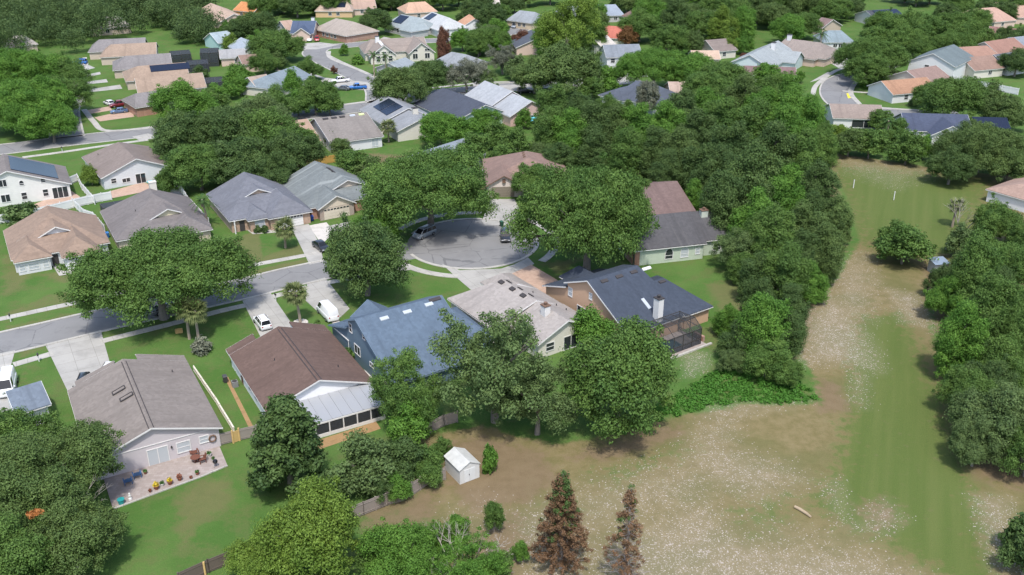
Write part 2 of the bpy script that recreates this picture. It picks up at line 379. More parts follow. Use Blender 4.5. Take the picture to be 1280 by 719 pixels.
def sheet(name, pts, z, mat, world=False, kind="structure", th=0.0):
    q = pts if world else W(pts); mb = MB()
    if th: mb.prism([(x, y, 0.0) for x, y in q], [(x, y, z) for x, y in q])
    else: mb.quad(*[(x, y, z) for x, y in q])
    o = mb.build(name, mat); me = o.data
    bm = bmesh.new(); bm.from_mesh(me); bmesh.ops.recalc_face_normals(bm, faces=bm.faces)
    if not th:
        for f_ in bm.faces:
            if f_.normal.z < 0: f_.normal_flip()
    bmesh.ops.triangulate(bm, faces=[f_ for f_ in bm.faces if len(f_.verts) > 4]); bm.to_mesh(me); bm.free()
    return tag(o, kind=kind)
def smooth_line(pts, step=2.0):
    """Catmull-Rom through the given plan points"""
    p = [Vector(q) for q in pts]; p = [p[0] * 2 - p[1]] + p + [p[-1] * 2 - p[-2]]; out = []
    for i in range(1, len(p) - 2):
        k = max(1, int((p[i + 1] - p[i]).length / step))
        for j in range(k):
            t = j / k; a, b_, c, d = p[i - 1], p[i], p[i + 1], p[i + 2]
            out.append(0.5 * ((2 * b_) + (c - a) * t + (2 * a - 5 * b_ + 4 * c - d) * t * t + (3 * b_ - a - 3 * c + d) * t ** 3))
    out.append(p[-2]); return out
def offs(line, d):
    out = []
    for i, q in enumerate(line):
        t = (line[min(i + 1, len(line) - 1)] - line[max(i - 1, 0)]).normalized(); out.append(q + Vector((-t.y, t.x)) * d)
    return out
def ribbon(name, line, d0, d1, z, mat, th=False, kind="structure"):
    a, b_ = offs(line, d0), offs(line, d1); mb = MB()
    for i in range(len(line) - 1):
        if th:
            mb.prism([(*a[i], 0), (*a[i + 1], 0), (*b_[i + 1], 0), (*b_[i], 0)], [(*a[i], z), (*a[i + 1], z), (*b_[i + 1], z), (*b_[i], z)])
        else: mb.quad((*b_[i], z), (*b_[i + 1], z), (*a[i + 1], z), (*a[i], z)) if d1 < d0 else mb.quad((*a[i], z), (*a[i + 1], z), (*b_[i + 1], z), (*b_[i], z))
    return tag(mb.build(name, mat), kind=kind)
def street(pts, width, name="road", kerbs=True, z=0.004):
    ln = smooth_line([Vector(q) for q in pts]); ribbon(name, ln, -width / 2, width / 2, z, M_ASPH)
    if kerbs:
        ribbon("kerb", ln, width / 2 - 0.05, width / 2 + 0.45, 0.09, M_WALK, True); ribbon("kerb", ln, -width / 2 - 0.45, -width / 2 + 0.05, 0.09, M_WALK, True)
    return ln
NWALK = [0]
def walk(pts, width=1.5, z=0.034, name="sidewalk", mat=None):
    NWALK[0] += 1; z += NWALK[0] * .0021
    return ribbon(name, smooth_line([Vector(q) for q in W(pts)]), -width / 2, width / 2, z, mat or M_WALK, True)

MAIN = W([(-60, 444), (0, 430), (52, 418), (120, 402), (200, 384), (300, 362), (360, 347), (420, 334), (470, 322), (510, 314), (545, 308)])
street(MAIN, 7.8, kerbs=False); ln_ = smooth_line([Vector(q) for q in MAIN[:-2]] + [Vector(g(499, 316.3))]); ribbon("kerb", ln_, 3.85, 4.35, 0.09, M_WALK, True); ribbon("kerb", ln_, -4.35, -3.85, 0.09, M_WALK, True)
CC = Vector(g(590, 303)); RC = 12.2
sheet("cul_de_sac", [(CC.x + RC * math.cos(t), CC.y + RC * math.sin(t)) for t in np.linspace(0, 2 * math.pi, 64)[:-1]], 0.010, M_ASPH, True)
def arc(c, r, a0, a1, n=40): return [Vector((c.x + r * math.cos(t), c.y + r * math.sin(t))) for t in np.radians(np.linspace(a0, a1, n))]
ribbon("kerb", arc(CC, RC + .2, -152, 160, 60), -0.3, 0.3, 0.095, M_WALK, True)
ribbon("sidewalk", arc(CC, RC + 3.6, -141, -97, 20), -0.75, 0.75, 0.085, M_WALK, True)
ribbon("sidewalk", arc(CC, RC + 3.6, -35, 60, 24), -0.75, 0.75, 0.085, M_WALK, True)
ribbon("sidewalk", arc(CC, RC + 3.6, 85, 160, 24), -0.75, 0.75, 0.085, M_WALK, True)
street(W([(-120, 196), (0, 187), (80, 177), (160, 168), (250, 157), (340, 149), (440, 136), (500, 125), (560, 116), (640, 108), (720, 104), (800, 100)]), 9.0)
street(W([(84, 172), (80, 140), (86, 110), (94, 80)]), 7.5)
street(W([(476, 128), (470, 108), (432, 88), (407, 76), (393, 67), (402, 60), (432, 57), (480, 53), (540, 51), (600, 48)]), 8.0)
street(W([(1180, 58), (1140, 67), (1110, 79), (1082, 92), (1058, 98), (1046, 106), (1045, 120), (1060, 134), (1090, 140), (1135, 142), (1200, 143)]), 8.4)
street(W([(600, 48), (640, 40), (665, 32), (700, 26)]), 8)
# sidewalks
walk([(-40, 407), (0, 399), (60, 386), (130, 371), (210, 353), (303, 334), (383, 319), (395, 316)])
walk([(-20, 464), (14, 457)]); walk([(17, 456), (66, 442)]); walk([(126, 427), (210, 406), (275, 389), (306, 382)]); walk([(341, 371), (384, 359)]); walk([(407, 354), (450, 346), (490, 338), (516, 335)])
walk([(28, 197), (80, 190), (140, 181), (185, 175)]); walk([(105, 137), (117, 152), (130, 163), (165, 162), (210, 157), (260, 150)]); walk([(104, 133), (100, 110), (103, 85), (106, 72)])
walk([(411, 64), (414, 73), (450, 88), (474, 99)]); walk([(430, 131), (445, 129), (460, 127)]); walk([(345, 88), (385, 92), (420, 104)], 1.3)
walk([(540, 110), (600, 104), (650, 102), (690, 100)])
walk([(1010, 128), (1016, 117), (1021, 106), (1042, 90), (1060, 84)]); walk([(1074, 130), (1064, 118), (1066, 108), (1076, 96)]); walk([(1053, 114), (1098, 117)], 1.4); walk([(1090, 134), (1130, 137), (1175, 139)])
walk([(1115, 80), (1140, 74)], 1.5)
# driveways and parking pads
for p in ([(56, 430), (126, 413), (142, 470), (86, 492)], [(-20, 446), (19, 438), (14, 456), (26, 500), (-20, 540)],
          [(303, 376), (338, 366), (371, 414), (330, 430)], [(384, 353), (406, 347), (437, 386), (422, 400), (402, 394), (382, 376)],
          [(552, 330), (575, 338), (626, 336), (642, 331), (660, 322), (668, 330), (637, 344), (612, 358), (594, 367), (574, 350)],
          [(363, 284), (386, 280), (399, 304), (405, 327), (387, 331), (371, 298)], [(408, 283), (438, 277), (462, 306), (436, 318)],
          [(614, 249), (643, 249), (655, 273), (645, 282), (606, 282), (602, 276)],
          [(97, 114), (150, 106), (153, 111), (98, 117)], [(103, 103), (133, 99), (135, 103), (103, 106)], [(85, 88), (110, 81), (119, 85), (96, 91)], [(105, 94), (125, 90), (126, 93), (106, 97)],
          [(375, 55), (400, 53), (425, 56), (395, 62), (372, 62)], [(404, 97), (440, 101), (478, 104), (466, 113), (430, 112), (400, 104)],
          [(480, 46), (505, 52), (488, 56), (470, 52)], [(1012, 103), (1035, 90), (1042, 93), (1020, 101)], [(1030, 74), (1062, 73), (1060, 83), (1048, 85)],
          [(620, 107), (668, 105), (672, 112), (618, 116)], [(672, 103), (790, 96), (790, 104), (674, 110)], [(165, 171), (185, 167), (200, 172), (175, 176)], [(590, 100), (615, 98), (612, 106), (592, 108)]):
    sheet("driveway", p, 0.024, M_CONC)
sheet("driveway", [(638, 343), (664, 331), (698, 351), (684, 360), (700, 374), (690, 380), (660, 358)], 0.031, M_PAVER)
sheet("driveway", [(108, 138), (138, 133), (140, 138), (110, 143)], 0.026, M_PAVER); sheet("driveway", [(118, 147), (140, 142), (165, 140), (168, 146), (125, 152)], 0.026, M_PAVER)
sheet("path", [(63, 328), (72, 326), (78, 339), (96, 337), (97, 341), (74, 345)], 0.03, M_WALK)
sheet("path", [(298, 280), (304, 278), (322, 288), (345, 287), (345, 291), (316, 293)], 0.03, M_WALK)
sheet("path", [(281, 473), (285, 471), (320, 540), (316, 545)], 0.012, M_MULCH)
sheet("path", [(410, 396), (418, 393), (470, 463), (468, 482), (455, 462)], 0.012, M_STONE)
sheet("path", [(386, 282), (408, 278), (418, 290), (402, 306)], 0.012, M_STONE)
sheet("patio", [(20, 264), (88, 238), (100, 246), (96, 251), (30, 270)], 0.03, M_PAVER)
sheet("patio", [(135, 240), (178, 228), (200, 234), (180, 240), (140, 248)], 0.03, M_PAVER)
sheet("path", [(380, 556), (470, 527), (476, 536), (390, 565)], 0.012, M_MULCH)
# ------------------------------------------------------------------ houses
def stucco(k, c): return simple("wall_" + k, c, 0.75, 0.06, 2.0, bump=0.15)
M_WHITE = simple("white_trim", (0.64, 0.63, 0.61), 0.5, 0.05, 2)
M_DTRIM = simple("brown_trim", (0.16, 0.10, 0.07), 0.6, 0.1, 2)
M_PANE = glassy("window_glass", (0.03, 0.035, 0.04), 0.1)
M_BLIND = glassy("window_blind", (0.42, 0.45, 0.47), 0.25)
M_DOOR = simple("door_paint", (0.16, 0.07, 0.05), 0.5, 0.1)
M_GAR = simple("garage_panel", (0.70, 0.69, 0.67), 0.5, 0.04, 1.5)
M_SOLAR = glassy("solar_cell", (0.010, 0.014, 0.030), 0.22, 0.6)
M_VENT = simple("roof_vent_metal", (0.05, 0.045, 0.045), 0.7)
M_SCR = screen("insect_screen", (0.035, 0.040, 0.048), 0.80)
M_SCRL = screen("insect_screen_thin", (0.04, 0.042, 0.045), 0.38)
M_CAGE = simple("cage_frame", (0.055, 0.05, 0.045), 0.5)
M_BRICK = brick("red_brick", (0.32, 0.16, 0.11), (0.40, 0.22, 0.15), (0.36, 0.30, 0.26), 1.0, 0.24, 0.08)
M_METAL = simple("white_pan_roof", (0.30, 0.31, 0.325), 0.4, 0.05, 1.2)
M_SKYL = glassy("skylight_dome", (0.42, 0.45, 0.48), 0.2)

class House:
    def __init__(s, label, O, ang, wall, roof, trim=None, cat="house", group=None, name="house"):
        s.t = thing(name, label, cat, (O[0], O[1], 0), math.radians(ang), group)
        s.wm, s.rm, s.tm = wall, roof, trim or M_WHITE; s.W, s.R, s.T = MB(), MB(), MB(); s.B = []
    def block(s, u0, u1, v0, v1, ax='v', r=None, zr=5.0, ze=2.8, hip=(0, 0), ov=0.45, wall=True, z0=0.0, rakes=True):
        zl, zh = ze if isinstance(ze, tuple) else (ze, ze)
        a0, a1, c0, c1 = (v0, v1, u0, u1) if ax == 'v' else (u0, u1, v0, v1)
        r = (c0 + c1) / 2 if r is None else r
        P = (lambda a, c, z: (c, a, z)) if ax == 'v' else (lambda a, c, z: (a, c, z))
        sl = (zr - zl) / max(r - c0, 1e-3) if r - c0 > 0.3 else 0; sh = (zr - zh) / max(c1 - r, 1e-3) if c1 - r > 0.3 else 0
        s.B.append((ax, a0, a1, c0, c1, r, zr, zl, zh, sl, sh))
        ee0 = a0 - ov; ee1 = a1 + ov; h0, h1 = hip; th = 0.13
        zlo, zhi_ = zl - sl * ov, zh - sh * ov
        co0, co1 = c0 - (ov if sl else 0.05), c1 + (ov if sh else 0.05)
        ra0 = a0 + h0 if h0 else ee0; ra1 = a1 - h1 if h1 else ee1
        EL0, EL1 = (ee0, co0, zlo), (ee1, co0, zlo); EH0, EH1 = (ee0, co1, zhi_), (ee1, co1, zhi_)
        R0, R1 = (ra0, r, zr), (ra1, r, zr)
        up = lambda q: P(q[0], q[1], q[2] + th); dn = lambda q: P(*q)
        for poly in ([EL0, EL1, R1, R0], [EH1, EH0, R0, R1]) + (([EH0, EL0, R0],) if h0 else ()) + (([EL1, EH1, R1],) if h1 else ()):
            s.R.prism([dn(q) for q in poly], [up(q) for q in poly])
        def trim(p, q, eave=False):
            p = Vector(up(p)); q = Vector(up(q)); off = Vector((0, 0, -0.205 if eave else -0.115)); s.T.strut(p + off, q + off, 0.05 if eave else 0.09, 0.14 if eave else 0.19)
        if sl: trim(EL0, EL1, True)
        if sh: trim(EH0, EH1, True)
        if h0: trim(EL0, EH0, True)
        elif rakes in (True, 'start'): trim(EL0, R0); trim(EH0, R0)
        if h1: trim(EL1, EH1, True)
        elif rakes is True: trim(EL1, R1); trim(EH1, R1)
        if wall:
            i = 0.02
            for a, h in ((a0, h0), (a1, h1)):
                pts = [(c0, z0), (c1, z0), (c1, zh), (c0, zl)] if h else [(c0, z0), (c1, z0), (c1, zh), (r, zr - 0.01), (c0, zl)]
                if not h and r - c0 < 0.3: pts = [(c0, z0), (c1, z0), (c1, zh), (c0, zr - 0.01)]
                s.W.quad(*[P(a, c, z) for c, z in pts])
            s.W.quad(P(a0, c0, z0), P(a1, c0, z0), P(a1, c0, zl), P(a0, c0, zl)); s.W.quad(P(a0, c1, z0), P(a1, c1, z0), P(a1, c1, zh), P(a0, c1, zh))
        return len(s.B) - 1
    def roofz(s, i, u, v):
        ax, a0, a1, c0, c1, r, zr, zl, zh, sl, sh = s.B[i]; c = u if ax == 'v' else v
        return zr + 0.13 - (sl * (r - c) if c < r else sh * (c - r))
    def finish(s):
        s.wall = s.W.build("wall", s.wm, s.t); s.roof = s.R.build("roof", s.rm, s.t); s.T.build("fascia", s.tm, s.t); return s
    def panel(s, i, u0, v0, u1, v1, h, mat, name, border=None, parent=None):
        c = [(u0, v0), (u1, v0), (u1, v1), (u0, v1)]; mb = MB()
        mb.prism([(u, v, s.roofz(i, u, v) + 0.01) for u, v in c], [(u, v, s.roofz(i, u, v) + h) for u, v in c])
        o = mb.build(name, mat, parent or s.t)
        if border:
            m2 = MB(); k = [(u, v, s.roofz(i, u, v) + h) for u, v in c]
            for j in range(4): m2.strut(k[j], k[(j + 1) % 4], 0.14, 0.12)
            m2.build("frame", border, o)
        return o
    def ridgecap(s, i, d0=0.0, mat=None, wd=0.28):
        ax, a0, a1, c0, c1, r, zr, *_ = s.B[i]; P = (lambda a, c: (c, a)) if ax == 'v' else (lambda a, c: (a, c)); mb = MB()
        for q in (-wd, wd): mb.strut((*P(a0 - .3, r + q), s.roofz(i, *P(a0, r + q)) + .03), (*P(a1 - d0, r + q), s.roofz(i, *P(a1, r + q)) + .03), 0.10, 0.08)
        return mb.build("ridge_vent", mat or M_VENT, s.t)
    def chimney(s, u, v, wd, dp, z0, z1, mat, cap=None, flue=True):
        mb = MB(); mb.box(u - wd / 2, v - dp / 2, z0, u + wd / 2, v + dp / 2, z1)
        o = mb.build("chimney", mat, s.t); m2 = MB(); m2.box(u - wd / 2 - .08, v - dp / 2 - .08, z1 + .002, u + wd / 2 + .08, v + dp / 2 + .08, z1 + .14)
        if flue: m2.lathe((u, v, z1 + .1), [(0.2, 0), (0.2, 0.3), (0.3, 0.3), (0.3, 0.42), (0.05, 0.46)], 8)
        m2.build("chimney_cap", cap or M_VENT, o); return o
    def _m(s, face, p):
        return {'v-': lambda a, d, z: (a, p - d, z), 'v+': lambda a, d, z: (a, p + d, z), 'u-': lambda a, d, z: (p - d, a, z), 'u+': lambda a, d, z: (p + d, a, z)}[face]
    def window(s, face, p, a, z0, wd, h, style='sash', pane=None, frame=None, name="window"):
        m = s._m(face, p); fr = MB(); pn = MB()
        def bx(mb, a0, a1, zz0, zz1, d0, d1): mb.prism([m(a0, d0, zz0), m(a1, d0, zz0), m(a1, d1, zz0), m(a0, d1, zz0)], [m(a0, d0, zz1), m(a1, d0, zz1), m(a1, d1, zz1), m(a0, d1, zz1)])
        a0, a1, z1, t = a - wd / 2, a + wd / 2, z0 + h, 0.11
        bx(fr, a0 - t, a1 + t, z0 - t, z0, 0.003, .09); bx(fr, a0 - t, a0, z0, z1, .003, .07); bx(fr, a1, a1 + t, z0, z1, .003, .07)
        if style != 'arch': bx(fr, a0 - t, a1 + t, z1, z1 + t, .003, .07)
        if style in ('sash', 'arch'): bx(fr, a0, a1, z0 + h * .5 - .04, z0 + h * .5 + .04, .003, .06)
        if style in ('slide', 'twin'): bx(fr, a - .05, a + .05, z0, z1, .003, .065)
        if style == 'triple':
            for q in (-wd / 6, wd / 6): bx(fr, a + q - .05, a + q + .05, z0, z1, .003, .065)
        bx(pn, a0, a1, z0, z1, .004, .03)
        if style == 'arch':
            k = [(a + wd / 2 * math.cos(q), z1 + wd / 2 * math.sin(q)) for q in np.linspace(0, math.pi, 9)]
            pn.prism([m(x, .004, z) for x, z in k], [m(x, .03, z) for x, z in k])
            for (x, z), (x2, z2) in zip(k[:-1], k[1:]): fr.strut(m(x, .04, z), m(x2, .04, z2), 0.1, 0.1)
        o = fr.build(name, frame or M_WHITE, s.t); pn.build("pane", pane or M_PANE, o); return o
    def garage(s, face, p, a0, a1, h=2.25, mat=None, lites=True):
        m = s._m(face, p); d = MB(); n = 4
        def bx(mb, x0, x1, zz0, zz1, d0, d1): mb.prism([m(x0, d0, zz0), m(x1, d0, zz0), m(x1, d1, zz0), m(x0, d1, zz0)], [m(x0, d0, zz1), m(x1, d0, zz1), m(x1, d1, zz1), m(x0, d1, zz1)])
        for k in range(n): bx(d, a0, a1, .05 + k * h / n, .05 + (k + 1) * h / n - .03, .003, .05)
        o = d.build("garage_door", mat or M_GAR, s.t); L = MB()
        if lites:
            q = 8; wl = (a1 - a0) / q
            for k in range(q): bx(L, a0 + k * wl + .08, a0 + (k + 1) * wl - .08, .05 + h * .79, .05 + h * .93, .051, .06)
            L.build("pane", M_PANE, o)
        return o
    def door(s, face, p, a, wd=1.0, h=2.1, mat=None):
        m = s._m(face, p); d = MB(); d.prism([m(a - wd / 2, .003, .05), m(a + wd / 2, .003, .05), m(a + wd / 2, .05, .05), m(a - wd / 2, .05, .05)], [m(a - wd / 2, .003, h), m(a + wd / 2, .003, h), m(a + wd / 2, .05, h), m(a - wd / 2, .05, h)])
        o = d.build("door", mat or M_DOOR, s.t); k = MB(); x, y, z = m(a + wd * .36, .08, 1.0); k.box(x - .05, y - .05, z - .05, x + .05, y + .05, z + .05); k.build("handle", M_VENT, o); return o
    def pipe(s, i, u, v, h=.35):
        mb = MB(); mb.lathe((u, v, s.roofz(i, u, v) - .02), [(0.16, 0), (0.07, .08), (0.07, h)], 8); return mb.build("vent_pipe", M_VENT, s.t)
    def post(s, u, v, z1, r=.12, mat=None):
        mb = MB(); mb.box(u - r, v - r, 0, u + r, v + r, z1); mb.box(u - r - .05, v - r - .05, z1 - .18, u + r + .05, v + r + .05, z1 - .03); return mb.build("porch_post", mat or s.tm, s.t)

RF = lambda k, c, ax=1, **kw: shingle("shingle_" + k, c, ax, **kw)

# near row, south of the street
h = House("tan shingle house with a lavender grey rear wall and a flowerpot patio", (-47.3, 94.7), 29.7, stucco("lavender", (0.50, 0.46, 0.47)), RF("tan", (0.212, 0.184, 0.163), 1))
a = bL = h.block(-2.3, 12.4, 0, 18.4, 'v', 4.7, 5.35, (2.8, 2.9)); h.block(6.6, 12.4, 18.86, 20.4, 'v', 6.65, 4.62, (4.55, 2.84)); h.block(-1.2, 3.6, 18.4, 19.6, 'v', 3.55, 4.8, (3.2, 4.7)); h.finish(); h.ridgecap(a, 0.2)
h.window('v-', 0, 4.95, 0.05, 2.3, 2.15, 'slide', M_BLIND, name="sliding_door"); h.window('v-', 0, 8.0, 0.75, 1.5, 1.35, 'sash', M_BLIND); h.window('v-', 0, 10.5, 1.25, 1.0, 0.85, 'sash', M_BLIND)
for u, v in ((2.55, 11.2), (3.1, 8.7)): h.panel(bL, u - .45, v, u + 1.1, v + .75, .12, RF("tan", (0.212, 0.184, 0.163), 1), "skylight", M_VENT)
h.pipe(a, 10.2, 15.2); h.garage('v+', 19.6, -.8, 3.4); mb = MB(); mb.lathe((6.6, -.14, 1.75), [(.09, 0), (.13, .1), (.07, .3)], 6); mb.build("wall_lamp", M_VENT, h.t)
mb = MB(); mb.box(-.01, -.06, 2.82, 12.41, -.003, 2.92); mb.build("belt_trim", M_WHITE, h.t)

h = House("brown roofed house with a white screened porch under a ribbed metal roof", (-29.1, 106.1), 30, stucco("bright_white", (0.80, 0.80, 0.80)), RF("brown", (0.130, 0.086, 0.070), 1))
a = h.block(-2.4, 11.6, 0, 16.6, 'v', 4.5, 5.3, (2.8, 2.8)); h.block(6.8, 11.6, 17.06, 18.9, 'v', 6.85, 4.46, (4.4, 2.74)); h.block(-2.4, 1.2, 17.0, 18.6, 'v', 1.15, 4.05, (2.74, 3.9)); h.finish(); h.ridgecap(a, 0.2)
h.pipe(a, 8.6, 4); h.pipe(a, 1.5, 9.5); h.garage('v+', 16.6, 1.8, 6.4)
mb = MB(); mb.prism([(-.2, -.02, 2.78), (11.3, -.02, 2.78), (11.4, -5.3, 2.2), (-.2, -5.3, 2.2)], [(-.2, -.02, 2.86), (11.3, -.02, 2.86), (11.4, -5.3, 2.28), (-.2, -5.3, 2.28)])
for k in range(9): mb.strut((.0 + k * 1.4, -.05, 2.9), (.0 + k * 1.4, -5.28, 2.32), .09, .08)
pr = mb.build("porch_roof", M_METAL, h.t); mb = MB(); mb.box(-.2, -5.36, 2.0, 11.4, -5.24, 2.2)
for k in range(7): mb.box(-.12 + k * 1.88, -5.35, 0, .03 + k * 1.88, -5.2, 2.02)
mb.box(-.1, -5.33, 0, 11.3, -5.22, .5); mb.box(-.1, -5.2, 0, 0, -.02, .5); mb.box(11.2, -5.2, 0, 11.3, -.02, .5); mb.box(-.12, -2.7, 0, 0, -2.55, 2.5); mb.box(11.2, -2.7, 0, 11.32, -2.55, 2.5); mb.build("porch_frame", M_WHITE, pr)
mb = MB(); mb.quad((-.05, -5.28, .5), (11.25, -5.28, .5), (11.25, -5.28, 2.0), (-.05, -5.28, 2.0)); mb.quad((11.25, -5.2, .5), (11.25, -.05, .5), (11.25, -.05, 2.7), (11.25, -5.2, 2.15)); mb.quad((-.05, -5.2, .5), (-.05, -.05, .5), (-.05, -.05, 2.7), (-.05, -5.2, 2.15)); mb.build("porch_screen", M_SCR, pr)
h.window('v-', 0, 5.6, .1, 2.4, 2.1, 'slide'); h.window('u-', -2.4, 9, 1.1, 1.0, 1.1); h.window('u-', -2.4, 6.2, 1.1, 1.0, 1.1); h.door('u-', -2.4, 13, .9)

h = House("two storey slate blue house with blue shingles and a tall side gable", (-23.3, 123.1), -55.8, lapped("siding_blue", (0.135, 0.195, 0.245)), RF("blue", (0.100, 0.138, 0.186), 1), simple("blue_trim", (0.14, 0.20, 0.26), .6))
a = h.block(-.8, 13.3, 0, 13.2, 'v', 2.8, 7.75, (6.1, 2.55)); b2 = h.block(-6.8, -.8, 0, 12.6, 'v', -.82, 4.9, (2.75, 4.89), rakes=True); h.block(-7.6, -.8, 4, 9.4, 'u', 6.7, 4.6, 2.75)
h.block(-.6, 10, 13.2, 17.9, 'v', 3, 5.0, (3.2, 2.5), (0, 2.5)); h.finish()
h.window('v-', 0, .05, 4.55, .75, 1.3); h.window('v-', 0, 4.4, 5.3, .65, .8); h.window('v-', 0, 1.85, 1.7, 1.7, 1.35, 'twin'); h.window('v-', 0, 6.4, 1.75, 1.1, .55, 'slide')
for u, v in ((3.7, 2.9), (3.7, 6.6), (3.5, 10.3)): h.panel(a, u, v, u + .5, v + 1.3, .12, M_SKYL, "skylight")
h.panel(a, 3.0, 11.3, 3.5, 13.2, .14, M_VENT, "ridge_vent"); h.garage('u-', -7.6, 4.6, 8.8, 2.2, None); h.door('u-', -6.8, 2.2)
mb = MB(); mb.strut((-6.8, -.1, 2.7), (-.8, -.1, 2.72), .12, .16); mb.bar((-.9, -.12, .1), (-.9, -.12, 2.7), .06); mb.build("gutter", M_WHITE, h.t)

h = House("wide pale beige roof house with six small roof vents beside the round turning circle", (-2.6, 141.2), -55.4, stucco("cream", (0.58, 0.55, 0.48)), RF("beige", (0.325, 0.295, 0.272), 0))
a = h.block(-1.4, 10.8, -7.7, 5.4, 'u', 0, 5.2, 2.75, (3.2, 0)); bb = h.block(10.8, 18.6, -5.0, 5.5, 'u', .1, 5.0, 2.75); h.block(-4.0, 3, .2, 5.4, 'u', 2.0, 4.5, 2.8, (2.5, 0)); h.finish()
for u in (2.4, 5.5, 8.4):
    h.panel(a, u - .45, -.95, u + .6, -.3, .22, M_VENT, "roof_vent"); h.panel(a, u - .1, .45, u + 1.1, .75, .16, M_VENT, "roof_vent")
h.chimney(14.7, -.9, 1.1, 1.0, 4.2, 6.1, M_WHITE, M_DTRIM); h.pipe(a, 6.9, 2.4); h.pipe(bb, 12, 3.2); h.pipe(bb, 13.6, 3.9)
h.window('u+', 18.6, 1.0, .1, 2.6, 2.1, 'slide'); h.window('u+', 18.6, -2.9, .9, 1.4, 1.2); h.window('v+', 5.4, 9, .9, 1.4, 1.2); h.garage('u-', -4.0, .8, 5.0)

h = House("charcoal roofed house with a peach side gable and a screened pool cage", (5.6, 142.9), -55.3, stucco("peach", (0.52, 0.345, 0.23)), RF("charcoal", (0.050, 0.062, 0.085), 1))
a = h.block(5.7, 20.4, 0, 11.4, 'v', 11.0, 7.75, (5.5, 2.8), (0, 1.6)); b2 = h.block(0, 5.7, 0, 11, 'v', 5.68, 4.7, (2.75, 4.69), (0, 3)); h.block(-2, 5.7, 5.0, 9.5, 'u', 6.6, 4.6, 2.75, (2.2, 0)); c2 = h.block(8.6, 20.6, 11.4, 16.6, 'v', 12.5, 5.0, (3.3, 2.7), (0, 2.4)); h.finish()
h.window('v-', 0, 6.45, 3.4, .9, 1.35, 'sash', M_BLIND); h.window('v-', 0, 11.5, 4.8, .6, .95, 'sash', M_BLIND); h.window('v-', 0, 9.3, 1.35, 1.9, 1.2, 'twin')
h.chimney(20.0, 6.2, 1.15, 1.0, 2.6, 6.6, M_WHITE, None)
h.panel(a, 16.4, 5.9, 18.2, 6.5, .14, M_SKYL, "skylight")
for u, v in ((11.7, 1.6), (11.7, 4.6), (11.7, 7.6)): h.panel(a, u, v, u + .45, v + 1.3, .15, M_VENT, "roof_vent")
h.panel(c2, 13, 12.6, 13.5, 13.9, .15, M_VENT, "roof_vent"); h.panel(a, 11.8, 10.0, 12.2, 11.7, .14, M_WHITE, "ridge_vent")
cg = MB(); sc = MB(); u0, u1, v0, v1, ze, zc = 20.7, 25.5, 2.7, 10.1, 2.75, 3.9
for v in np.linspace(v0, v1, 5):
    cg.strut((u1, v, 0), (u1, v, ze), .09); cg.strut((u1, v, ze), (u1 - 1.6, v, zc), .08); cg.strut((u1 - 1.6, v, zc), (u0, v, zc - .3), .08)
for u in (u0, (u0 + u1) / 2, u1):
    for v in (v0, v1): cg.strut((u, v, 0), (u, v, ze if u == u1 else zc - .2), .09)
for z in (.08, 1.0, ze): cg.strut((u1, v0, z), (u1, v1, z), .09)
cg.strut((u1 - 1.6, v0, zc), (u1 - 1.6, v1, zc), .08); cg.strut((u0, v0, zc - .3), (u0, v1, zc - .3), .08)
for v in (v0, v1): cg.strut((u0, v, ze), (u1, v, ze), .08); cg.strut((u0, v, 1.0), (u1, v, 1.0), .06)
sd_ = MB(); sd_.quad((u1 + .01, v0, 0), (u1 + .01, v1, 0), (u1 + .01, v1, ze), (u1 + .01, v0, ze)); sc.quad((u1, v0, ze), (u1, v1, ze), (u1 - 1.6, v1, zc), (u1 - 1.6, v0, zc)); sc.quad((u1 - 1.6, v0, zc), (u1 - 1.6, v1, zc), (u0, v1, zc - .3), (u0, v0, zc - .3))
for v in (v0, v1): sc.quad((u0, v, 0), (u1, v, 0), (u1, v, ze), (u1 - 1.6, v, zc), (u0, v, zc - .3))
cage = cg.build("pool_cage", M_CAGE, h.t); sc.build("screen", M_SCRL, cage); sd_.build("screen_wall", M_SCR, cage)
mb = MB(); mb.box(20.6, 2.6, 0, 26.2, 10.8, .12); mb.build("pool_deck", M_PAVER2, h.t)
mb = MB(); mb.box(21.9, 3.6, .1, 24.5, 7.6, .135); mb.build("pool_water", glassy("pool_water", (0.02, 0.10, 0.13), .05), h.t)
mb = MB(); mb.box(23.2, 10.9, 0, 25.2, 11.3, .9); mb.build("brick_planter", M_BRICK, h.t)
mb = MB(); mb.strut((26.35, 1.5, .1), (26.35, 11.6, .1), .35, .25); mb.build("deck_kerb", M_WALK, h.t)

h = House("pale green walled house with a dark grey roof and arched windows", (21.85, 157.0), 15, lapped("siding_green", (0.44, 0.50, 0.40), .25, True), RF("darkgrey", (0.082, 0.080, 0.084), 0, streak=.25, streakcol=(.15, .145, .14)))
a = h.block(0, 13.2, 0, 13.5, 'u', 7.2, 6.4, 3.25, (6.4, 0), rakes=False); b2 = h.block(13.2, 21.6, 1.2, 13.3, 'u', 7.2, 6.3, 3.25, (0, 2.8), rakes=False); h.finish()
mb = MB(); mb.box(0, -.05, 0, .9, .9, 3.2); mb.box(-.15, .9, 0, .3, 4.2, 3.15); mb.build("porch_pillar", M_BRICK, h.t); h.post(1.9, .15, 3.15, .09)
h.window('v-', 0, 6.55, .75, 1.4, 1.25, 'arch'); h.window('v-', 0, 9.55, .75, 1.4, 1.25, 'arch', M_BLIND); h.window('v-', 0, 12.1, 1.1, .8, 1.0, 'sash', M_BLIND); h.window('v-', 1.2, 16.5, .9, 1.4, 1.2)
h.chimney(15.8, 6.2, 1.3, 1.1, 4.8, 6.9, simple("pale_green_paint", (.5, .54, .46), .6), M_DTRIM)
